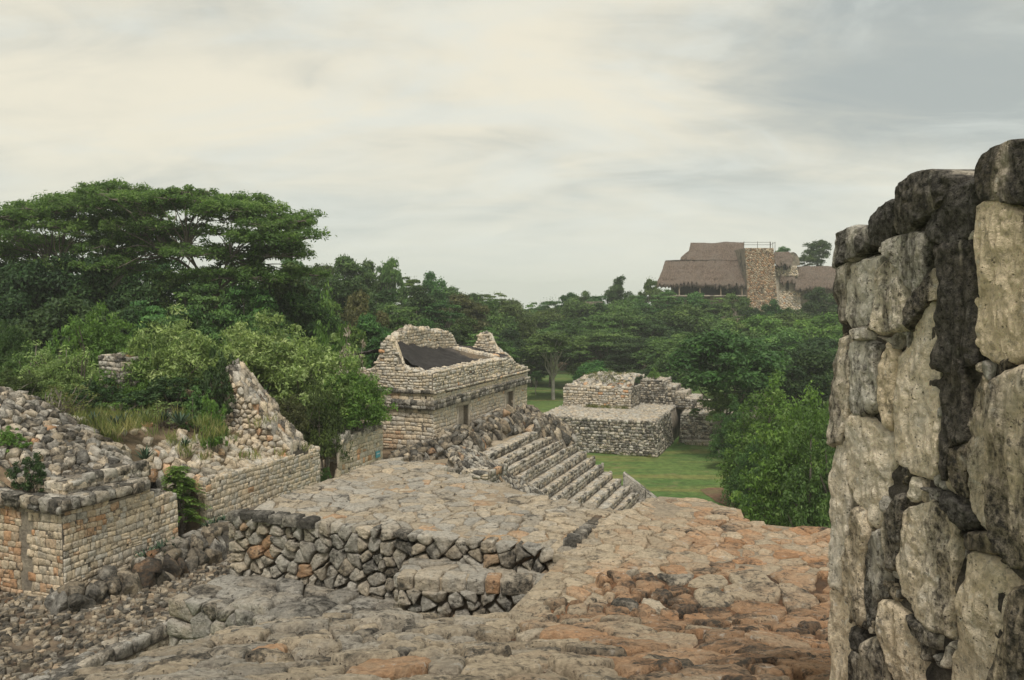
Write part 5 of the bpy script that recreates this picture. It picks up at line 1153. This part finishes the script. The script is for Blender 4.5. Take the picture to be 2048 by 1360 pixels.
# ---- bushes: leaf rosettes on many stems
def bush_mesh(seed, H, R, leaf, npuff, per, asp=0.34, flat=0.8, stems=14, spread=0.15):
    g = np.random.default_rng(seed); P = []; wood = []
    for k in range(npuff):
        d = unit(g.normal(0, 1, 3)); d[2] = abs(d[2]); rr = g.uniform(0.72, 1.02) if k < npuff * 0.75 else g.uniform(0.25, 0.75)
        rr *= 1 + 0.17 * math.sin(3 * math.atan2(d[1], d[0]) + seed) + 0.1 * math.sin(7 * math.atan2(d[1], d[0]) + 2 * seed + 4 * d[2])
        c = np.array([d[0] * R * rr * 0.9, d[1] * R * rr * 0.9, H * 0.12 + d[2] * H * 0.76 * rr + g.uniform(0, 0.06) * H]); r = R * g.uniform(0.10, 0.20)
        V, F = puff(g, c, r, r * flat, per, leaf, asp, up=0.5, droop=-0.15, low=-0.6, shell=0.25); P.append((V, F, leaf_tint(g, per, 0.45 + g.normal(0, 0.16), spread)))
        if k % max(1, npuff // stems) == 0: wood.append(limb(g, (g.normal(0, 0.06 * R), g.normal(0, 0.06 * R), -0.2), c, 0.022 * H, 0.006 * H, 0.10))
    V, F, T = join(P); tv, tf_ = tubes(wood, 5); return (V, F, T), (tv, tf_)
def blib(key, *a, mat='leaf_fresh', **k):
    H, R = a[1], a[2]; (V, F, T), (tv, tf_) = bush_mesh(*a, **k); LIB[key] = (mesh_np('crown', V, F, T, mat, False), mesh_np('stems', tv, tf_, None, 'bark'), H, R)
for i in range(3): blib('bush%d' % i, 400 + i, 2.6, 1.9, 0.135, 260, 70)
for i in range(2): blib('shrub%d' % i, 420 + i, 1.6, 1.0, 0.12, 90, 40, asp=0.42)
blib('sparse0', 440, 1.8, 1.1, 0.10, 42, 26, stems=40); blib('sparse1', 441, 1.8, 1.1, 0.10, 55, 22, stems=50)
blib('near0', 450, 7.5, 3.2, 0.20, 330, 80, asp=0.42); blib('near1', 451, 7.5, 3.2, 0.20, 330, 80, asp=0.42)
def hill_base(x, D):
    P = on_y(x, 700, D); s, t = st_of(P[0], P[1]); return hill_z(float(P[0]), float(P[1])) - 0.05 if (0.3 < s < 19 and t < -0.62) else 0.0
for key, x, y, D, w, mat, name, label in [
 ('bush0', 352, 640, 28.5, 225, 'leaf_pale', 'pale_bush', 'large pale green bush on the left slope, left of the pointed wall stub'),
 ('bush1', 505, 642, 31, 220, 'leaf_pale', 'pale_bush', 'large pale green bush directly behind the pointed wall stub'),
 ('bush2', 625, 668, 31.5, 240, 'leaf_pale', 'pale_bush', 'broad pale green bush right of the pointed wall stub'),
 ('bush0', 705, 735, 31.0, 160, 'leaf_fresh', 'green_bush', 'rounded green bush overhanging the third left wall'),
 ('bush1', 640, 770, 29.5, 130, 'leaf_forest', 'green_bush', 'shaded lower bush between the pointed stub and the third left wall'),
 ('bush2', 575, 790, 28.8, 110, 'leaf_olive', 'olive_bush', 'dull olive bush at the right foot of the pointed wall stub'),
 ('shrub0', 440, 690, 27.2, 95, 'leaf_deep', 'dark_shrub', 'tall dark green shrub left against the pointed wall stub'),
 ('shrub1', 345, 745, 26.6, 150, 'leaf_deep', 'dark_shrub', 'dark shrub below the large pale bush, above the agaves'),
 ('bush1', 205, 622, 33, 170, 'leaf_fresh', 'green_bush', 'bright green bush at the foot of the dark forest, left'),
 ('shrub1', 138, 632, 33, 80, 'leaf_fresh', 'green_bush', 'narrow bright green bush left of the small dark pier'),
 ('bush2', 18, 640, 32, 90, 'leaf_forest', 'green_bush', 'green bush cut by the left edge of the picture, upper one'),
 ('bush0', 60, 700, 28.5, 170, 'leaf_forest', 'green_bush', 'dense green bush near the left edge above the rubble mound'),
 ('sparse0', 85, 688, 27.5, 150, 'leaf_pale', 'pale_shrub', 'thin whitish shrub near the left edge, leftmost of the pale ones'),
 ('sparse1', 155, 695, 27.5, 130, 'leaf_pale', 'pale_shrub', 'thin whitish shrub left of the small dark pier'),
 ('shrub0', 190, 755, 26.2, 100, 'leaf_deep', 'dark_shrub', 'small dark shrub in front of the dark pier'),
 ('bush1', 30, 745, 26.0, 150, 'leaf_forest', 'green_bush', 'low green bush behind the rubble mound at the left edge'),
 ('sparse1', 118, 770, 24.3, 150, 'leaf_grass', 'dry_shrub', 'bare yellowish dry shrub on the slope above the rubble mound'),
 ('shrub1', 424, 782, 24.6, 62, 'leaf_fresh', 'green_sapling', 'slender bright green sapling below the pointed wall stub'),
 ('shrub0', 15, 852, 19.6, 70, 'leaf_fresh', 'green_shrub', 'small green shrub growing from the rubble mound at the left edge'),
 ('shrub1', 60, 903, 18.6, 80, 'leaf_deep', 'dark_shrub', 'low dark shrub just above the cornice, lower left'),
 ('sparse0', 700, 668, 37, 120, 'twig_pale', 'dry_shrub', 'leafless pale twiggy shrub behind the bushes left of the palace'),
 ('bush2', 118, 705, 27.2, 150, 'leaf_pale', 'pale_bush', 'pale green bush at the left, between the thin whitish shrubs'),
 ('bush0', 255, 715, 27.4, 130, 'leaf_fresh', 'green_bush', 'fresh green bush right beside the small dark pier'),
 ('bush1', 35, 790, 24.6, 130, 'leaf_forest', 'green_bush', 'low dense bush just behind the rubble mound, touching the left edge'),
 ('shrub1', 280, 775, 26.0, 120, 'leaf_deep', 'dark_shrub', 'wide dark shrub above the middle of the agave patch'),
 ('shrub0', 395, 770, 25.8, 90, 'leaf_forest', 'green_shrub', 'green shrub between the agaves and the pointed wall stub'),
 ('sparse0', 250, 800, 25.2, 130, 'leaf_fresh', 'green_shrub', 'loose green shrub growing over the bare soil above the fern bush'),
 ('sparse1', 330, 800, 25.4, 120, 'leaf_pale', 'pale_shrub', 'loose pale shrub above the agaves, right of the bare soil'),
 ('bush0', 655, 640, 40, 140, 'leaf_fresh', 'green_bush', 'bright bush behind the leafless twiggy shrub')]:
    place(name, key, x, y, D, w, label, 'bush', 'bushes on the left slope', mat, hill_base(x, D))
place('big_bush', 'near0', 1602, 770, 33, 230, 'tall bright leafy bush beside the right wall, nearest the dirt', 'bush', mat='leaf_fresh')
place('big_bush', 'near1', 1545, 765, 43, 200, 'bright green bush left of and behind the tallest right bush', 'bush', mat='leaf_fresh')
place('big_bush', 'near0', 1508, 870, 40, 110, 'lower dark bush in front of the lawn ruin, left of the tall right bush', 'bush', mat='leaf_forest')
place('big_bush', 'near1', 1468, 800, 54, 95, 'bushy growth half hiding the right wall of the lawn ruin', 'bush', mat='leaf_forest')
place('big_bush', 'near1', 1655, 830, 30, 190, 'dark leafy bush half hidden behind the right wall', 'bush', mat='leaf_forest')
place('small_plant', 'shrub0', 1308, 735, 69, 24, 'single green plant growing on top of the lawn ruin', 'plant', mat='leaf_fresh', base_z=4.6)
place('small_plant', 'shrub1', 918, 872, 37.2, 46, 'low green plants among rocks at the first palace doorway', 'plant', mat='leaf_forest', base_z=4.7)
place('small_plant', 'shrub0', 962, 868, 38.5, 50, 'dark low bush in front of the rock heap between doorways', 'plant', mat='leaf_deep', base_z=4.7)
place('small_plant', 'shrub1', 1020, 862, 41.5, 30, 'small dark plant right of the rock heap between doorways', 'plant', mat='leaf_deep', base_z=4.7)
place('small_plant', 'shrub0', 936, 893, 35.2, 40, 'dark plant at the foot of the corner rock heap', 'plant', mat='leaf_agave', base_z=4.7)
place('small_plant', 'shrub1', 1003, 940, 33.6, 26, 'dark growth in the recess at the near end of the stairs', 'plant', mat='leaf_deep', base_z=3.0)
place('small_plant', 'shrub0', 1192, 970, 41.5, 18, 'single green weed growing on the stairs', 'plant', mat='leaf_fresh', base_z=1.6)
place('small_plant', 'shrub1', 650, 930, 28.8, 30, 'weeds in the dark gap before the third left wall', 'plant', mat='leaf_forest', base_z=4.7)
place('small_plant', 'shrub1', 1012, 820, 46, 40, 'green tuft on the stones beside the second palace doorway', 'plant', mat='leaf_grass', base_z=5.0)
place('small_plant', 'shrub0', 847, 652, 42.5, 16, 'little dark tuft on top of the palace back wall', 'plant', mat='leaf_deep', base_z=9.95)

# ---- the big flat crowned tree over the left, layered sprays on long limbs
def big_tree(name, x, D, spans, top, fork_px, label, seed, mat='leaf_acacia', nleaf=64000):
    g = np.random.default_rng(seed); P = []; wood = []; base = on_y(x, 700, D); base[2] = 0.0; o = thing(name, base, label, 'tree')
    fk = on_y(*fork_px, D) - base; wood.append(limb(g, (0, 0, -0.3), fk, 0.34, 0.22, 0.04)); cents = []
    for (px0, py, w, h, dd) in spans: cents.append((on_y(px0, py, D + dd) - base, w / 2 * D / FPX, h / 2 * D / FPX))
    hubs = [fk + np.array([math.cos(a) * 2.6, math.sin(a) * 2.6, 1.8 + g.random()]) for a in np.linspace(0, 6.28, 8)[:-1]]
    for hb in hubs: wood.append(limb(g, fk, hb, 0.11, 0.06, 0.08))
    tot = sum(r * r for _, r, _ in cents)
    for c, r, h in cents:
        hb = min(hubs, key=lambda q: np.linalg.norm(q - c)); wood.append(limb(g, hb, c, 0.045, 0.012, 0.12, 7, 0.04))
        m = max(4, int(9 * r)); base_t = 0.42 + g.normal(0, 0.14)
        for _ in range(m):
            a = g.uniform(0, 6.28); q = math.sqrt(g.random()); cc = c + np.array([math.cos(a) * r * q, math.sin(a) * r * q, h * g.uniform(-0.7, 0.8) * (1 - 0.6 * q)]); n = int(nleaf * r * r / tot / m)
            pr_ = r * g.uniform(0.24, 0.44); V, F = puff(g, cc, pr_, pr_ * 0.7, n, 0.20, 0.40, up=0.9, droop=0.1, shell=0.15); P.append((V, F, leaf_tint(g, n, base_t + g.normal(0, 0.12))))
            wood.append(limb(g, c, cc, 0.03, 0.012, 0.1, 3))
    V, F, T = join(P); link('crown', mesh_np('crown', V, F, T, mat, False), o); tv, tf_ = tubes(wood); link('trunk', mesh_np('trunk', tv, tf_, None, 'bark'), o)
ENV = lerp_pts([(-60, 440), (0, 432), (60, 415), (120, 403), (180, 398), (225, 378), (265, 394), (320, 394), (370, 378), (420, 394), (470, 406), (520, 408), (560, 430), (612, 430), (640, 470)])
def sprays(x0, x1, n, seed, ylow):
    g = np.random.default_rng(seed); out = []
    for k in range(n):
        x = x0 + (x1 - x0) * (k + g.random()) / n; top = ENV(x) + 8; y = top + (ylow - top) * (g.random() ** 0.85 if k % 3 else g.uniform(-0.07, 0.12)); out.append((x, y, g.uniform(60, 120), g.uniform(22, 42), g.uniform(-4, 4)))
    return out
big_tree('spreading_tree', 430, 48, sprays(190, 615, 104, 1, 560) + [(596, 446, 50, 16, 0), (606, 434, 34, 10, 0), (520, 410, 30, 8, 0), (232, 384, 40, 10, 0), (372, 384, 46, 12, 0)], 375, (432, 590),
         'big flat crowned tree with layered sprays, tallest on the left skyline, right half', 501, nleaf=104000)
big_tree('spreading_tree', 130, 50, sprays(-50, 300, 80, 2, 550), 400, (190, 600),
         'flat crowned spreading tree at the far left of the skyline', 502, nleaf=72000)
row('dark trees on the left', 'in dark left stand', '', [
 (-20, 488, 180, r0, 46), (60, 482, 190, r1, 45), (140, 486, 190, r2, 46), (215, 498, 180, r3, 45), (20, 560, 170, r2, 40), (110, 565, 180, r0, 40), (190, 575, 170, r1, 40), (270, 555, 160, r3, 43)], 45, 'leaf_deep')
row('green trees below the big spreading tree', 'in stand under spreading tree', '', [
 (330, 525, 170, s1_, 46), (410, 545, 170, s0_, 44), (490, 545, 170, s2_, 45, 'leaf_forest'), (560, 520, 170, r1, 50), (300, 590, 150, s0_, 40), (375, 590, 170, s2_, 38), (455, 585, 170, s1_, 38), (535, 600, 150, r2, 42), (600, 560, 150, r0, 48), (250, 600, 130, r3, 40, 'leaf_deep'), (235, 478, 150, r2, 58), (320, 492, 150, r0, 60), (415, 505, 150, r1, 60), (505, 500, 140, r3, 60), (580, 508, 120, r2, 64)], 44)
# lone trees on the pyramid
place('hilltop_tree', 'round3', 1637, 478, 156, 56, 'dark tree standing on top of the far pyramid', 'tree', mat='leaf_deep', base_z=16.0)
place('hilltop_shrub', 'round1', 1612, 508, 155, 46, 'low bush beside the tree on top of the far pyramid', 'bush', mat='leaf_forest', base_z=17.0)
place('hilltop_shrub', 'round2', 1566, 494, 156, 34, 'low bush behind the stone tower on the far pyramid', 'bush', mat='leaf_forest', base_z=17.0)

# ---- agaves, fern bush, grasses
def agave_mesh(seed, n=26, L=0.42, w=0.055, up=0.45):
    g = np.random.default_rng(seed); V, F, T = [], [], []
    for k in range(n):
        a = k * 2.399 + g.normal(0, 0.2); el = up + 0.75 * (k / n) + g.normal(0, 0.1); l = L * g.uniform(0.75, 1.1); b = len(V)
        d = np.array([math.cos(a), math.sin(a), 0]); s = np.array([-d[1], d[0], 0])
        for m, (q, ww, dz) in enumerate([(0.03, 0.7, 0), (0.5, 1.0, 0), (0.85, 0.55, -0.03), (1.0, 0.04, -0.06)]):
            c = d * l * q * math.cos(el) + np.array([0, 0, l * q * math.sin(el) + dz * l]); V += [c - s * w * ww * 0.5, c + s * w * ww * 0.5 ]
        for m in range(3): F.append((b + 2 * m, b + 2 * m + 1, b + 2 * m + 3, b + 2 * m + 2))
        t = np.clip(0.45 + g.normal(0, 0.25), 0, 1); T += [(t, 0.5, 0)] * 8
    return mesh_np('leaves', np.array(V), np.array(F), np.array(T), 'leaf_agave', False)
AG = [agave_mesh(600 + i) for i in range(3)]
def hill_hit(x, y):
    P = on_z(x, y, 7.5)
    for _ in range(15): P = on_z(x, y, min(9.5, max(4.7, hill_z(float(P[0]), float(P[1])))))
    return P
AGP = [(190, 850, ''), (160, 840, ''), (370, 895, ''), (330, 842, 'upper'), (300, 862, ''), (345, 872, ''), (275, 878, ''), (252, 850, ''), (385, 822, ''), (315, 880, ''), (232, 856, ''), (360, 850, ''), (290, 842, ''), (205, 870, ''), (430, 890, '')]
for i, (x, y, _) in enumerate(sorted(AGP)):
    o = thing('agave', hill_hit(x, y), 'dark spiky agave on the left slope, %s from the left of the patch' % ORD[i], 'agave', 'agaves on the left slope'); link('leaf_rosette', AG[i % 3], o); o.scale = [random.uniform(0.8, 1.25)] * 3; o.rotation_euler = (0, 0, i * 1.1)
for i, (s_, t_, z_) in enumerate([(2.05, 0.35, 5.0), (2.3, 0.5, 5.0), (2.55, 0.3, 5.05), (2.85, 0.35, 5.05)]):
    o = thing('agave', W(s_, t_, z_), 'dark spiky agave at the foot of the nearest left wall, %s from the left' % ORD[i], 'agave', 'agaves at the wall foot'); link('leaf_rosette', AG[i % 3], o); o.scale = [1.05] * 3; o.rotation_euler = (0.1, 0, i * 1.7)
for i, (s_, t_, z_) in enumerate([(4.6, -0.05, 5.1), (4.9, -0.1, 5.1), (5.25, -0.1, 5.1), (5.55, 0.0, 5.0)]):
    o = thing('agave', W(s_, t_, z_), 'dark spiky agave in the row before the second left wall, %s from the left' % ORD[i], 'agave', 'agaves before the gap'); link('leaf_rosette', AG[i % 3], o); o.scale = [0.8] * 3; o.rotation_euler = (0.1, 0, i * 2.2)
yb = W(3.05, -0.75, 6.95); yu = thing('yucca', yb, 'little yucca with thin stem on the end of the collapsed vault', 'yucca'); V, F = tube([yb, yb + np.array([0.03, 0, 0.35])], [0.03, 0.025]); part('stem', V, F, 'bark', yu)
h_ = link('leaf_rosette', AG[1], yu, (0.03, 0, 0.35))
def fern_mesh(seed, H=1.7, R=0.95, n=120):
    """feathery tree legume: drooping fronds of small leaflets"""
    g = np.random.default_rng(seed); P = []; wood = []
    for k in range(n):
        lay = g.random(); a = g.uniform(0, 6.28); r0 = R * g.uniform(0.1, 0.5) * (1.1 - lay); b = np.array([math.cos(a) * r0, math.sin(a) * r0, H * (0.18 + 0.74 * lay)]); l = R * g.uniform(0.55, 0.85) * (1.15 - 0.55 * lay)
        d = np.array([math.cos(a), math.sin(a), 0]); m = 34; q = np.linspace(0.05, 1, m); z = 0.28 * q - 0.42 * q * q
        mid = b + np.outer(q * l, d) + np.outer(z * l, ZZ); s = np.array([-d[1], d[0], 0]); sg = np.where(np.arange(m) % 2, 1, -1)[:, None]; w = 0.10 * (1 - 0.6 * q)[:, None] + 0.03
        C = mid + s * sg * w * 0.6; V, F = leaves(C, s * sg + d * 0.35 + g.normal(0, 0.1, (m, 3)), np.tile(ZZ, (m, 1)) + g.normal(0, 0.15, (m, 3)), w[:, 0] * 1.5, w[:, 0] * 0.55, 0.05); P.append((V, F, leaf_tint(g, m, 0.5 + g.normal(0, 0.12), 0.1)))
        if k % 6 == 0: wood.append(limb(g, (0, 0, -0.2), b, 0.03, 0.012, 0.08))
    V, F, T = join(P); tv, tf_ = tubes(wood, 5); return mesh_np('crown', V, F, T, 'leaf_fresh', False), mesh_np('stems', tv, tf_, None, 'bark')
fc, fs_ = fern_mesh(700); LIB['fern'] = (fc, fs_, 1.7, 0.95)
place('fern_bush', 'fern', 356, 922, 22.2, 118, 'bright green feathery bush in the gap between the first and second left walls', 'bush', base_z=4.9)
def grass_patch(name, label, pts, n_each, h, parent=None, mat='leaf_grass'):
    g = np.random.default_rng(len(pts) * 31); P = []
    for p in pts:
        n = n_each; C = np.asarray(p) + np.stack([g.normal(0, 0.10, n), g.normal(0, 0.10, n), np.zeros(n)], 1); l = h * g.uniform(0.5, 1.2, n); D = unit(np.stack([g.normal(0, 0.35, n), g.normal(0, 0.35, n), np.ones(n)], 1))
        V, F = leaves(C + D * l[:, None] * 0.45, D, g.normal(0, 1, (n, 3)), l, np.full(n, 0.016) + 0.01 * g.random(n)); P.append((V, F, leaf_tint(g, n, 0.5 + g.normal(0, 0.2), 0.2)))
    V, F, T = join(P); o = link(name, mesh_np(name, V, F, T, mat, False)); tag(o, label, 'grass', None, 'stuff'); return o
pts = []
for _ in range(230):
    x, y = random.gauss(195, 75), random.gauss(852, 32)
    if 60 < x < 430 and 795 < y < 915 and y < 775 + 0.52 * x: pts.append(hill_hit(x, y))
for _ in range(90): pts.append(hill_hit(random.uniform(250, 620), random.uniform(840, 925)))
grass_patch('grass', 'yellow green wild grass on the slope above the left walls', pts, 26, 0.42)
pts = [MQ(random.uniform(1, 6.5), random.uniform(5.4, 9), 0) for _ in range(70)]; pts = [np.array([p[0], p[1], 5.0]) for p in pts if True]
pts = []
for _ in range(60):
    a, b = random.uniform(1.2, 5.5), random.uniform(5.8, 8.6); pts.append(MQ(a + 2.6, b + 1.3, float(roofm(np.array(a + 2.6), np.array(b + 1.3)))))
for _ in range(40): pts.append(MQ(random.uniform(3.4, 7), random.uniform(5.7, 6.2), 2.6))
for _ in range(40): a = random.uniform(-8, 9.5); pts.append(MQ(a, -0.15 if a > 0 else 5.95, 0.0))
grass_patch('grass_tufts', 'dry grass tufts growing on the lawn ruin', pts, 18, 0.35)
# ================================================================== the air
V, F = box_np((-620, -270, -1.5), (620, 920, 30.0)); hz = part('haze', V, F, None, None); tag(hz, kind='stuff')
hm = bpy.data.materials.new('haze'); hm.use_nodes = True; t = NT(hm.node_tree); t.n.clear(); MAT['haze'] = hm
vp = t.new('ShaderNodeVolumePrincipled'); vp.inputs['Color'].default_value = (0.90, 0.93, 0.95, 1); vp.inputs['Density'].default_value = 0.0007; vp.inputs['Anisotropy'].default_value = 0.2
t.l.new(vp.outputs[0], t.new('ShaderNodeOutputMaterial').inputs['Volume']); hz.data.materials.append(hm)
print('script seconds', round(time.time() - T0, 1), 'objects', len(bpy.data.objects), 'tris', sum(len(m.loop_triangles) if m.loop_triangles else len(m.polygons) * 2 for m in bpy.data.meshes))
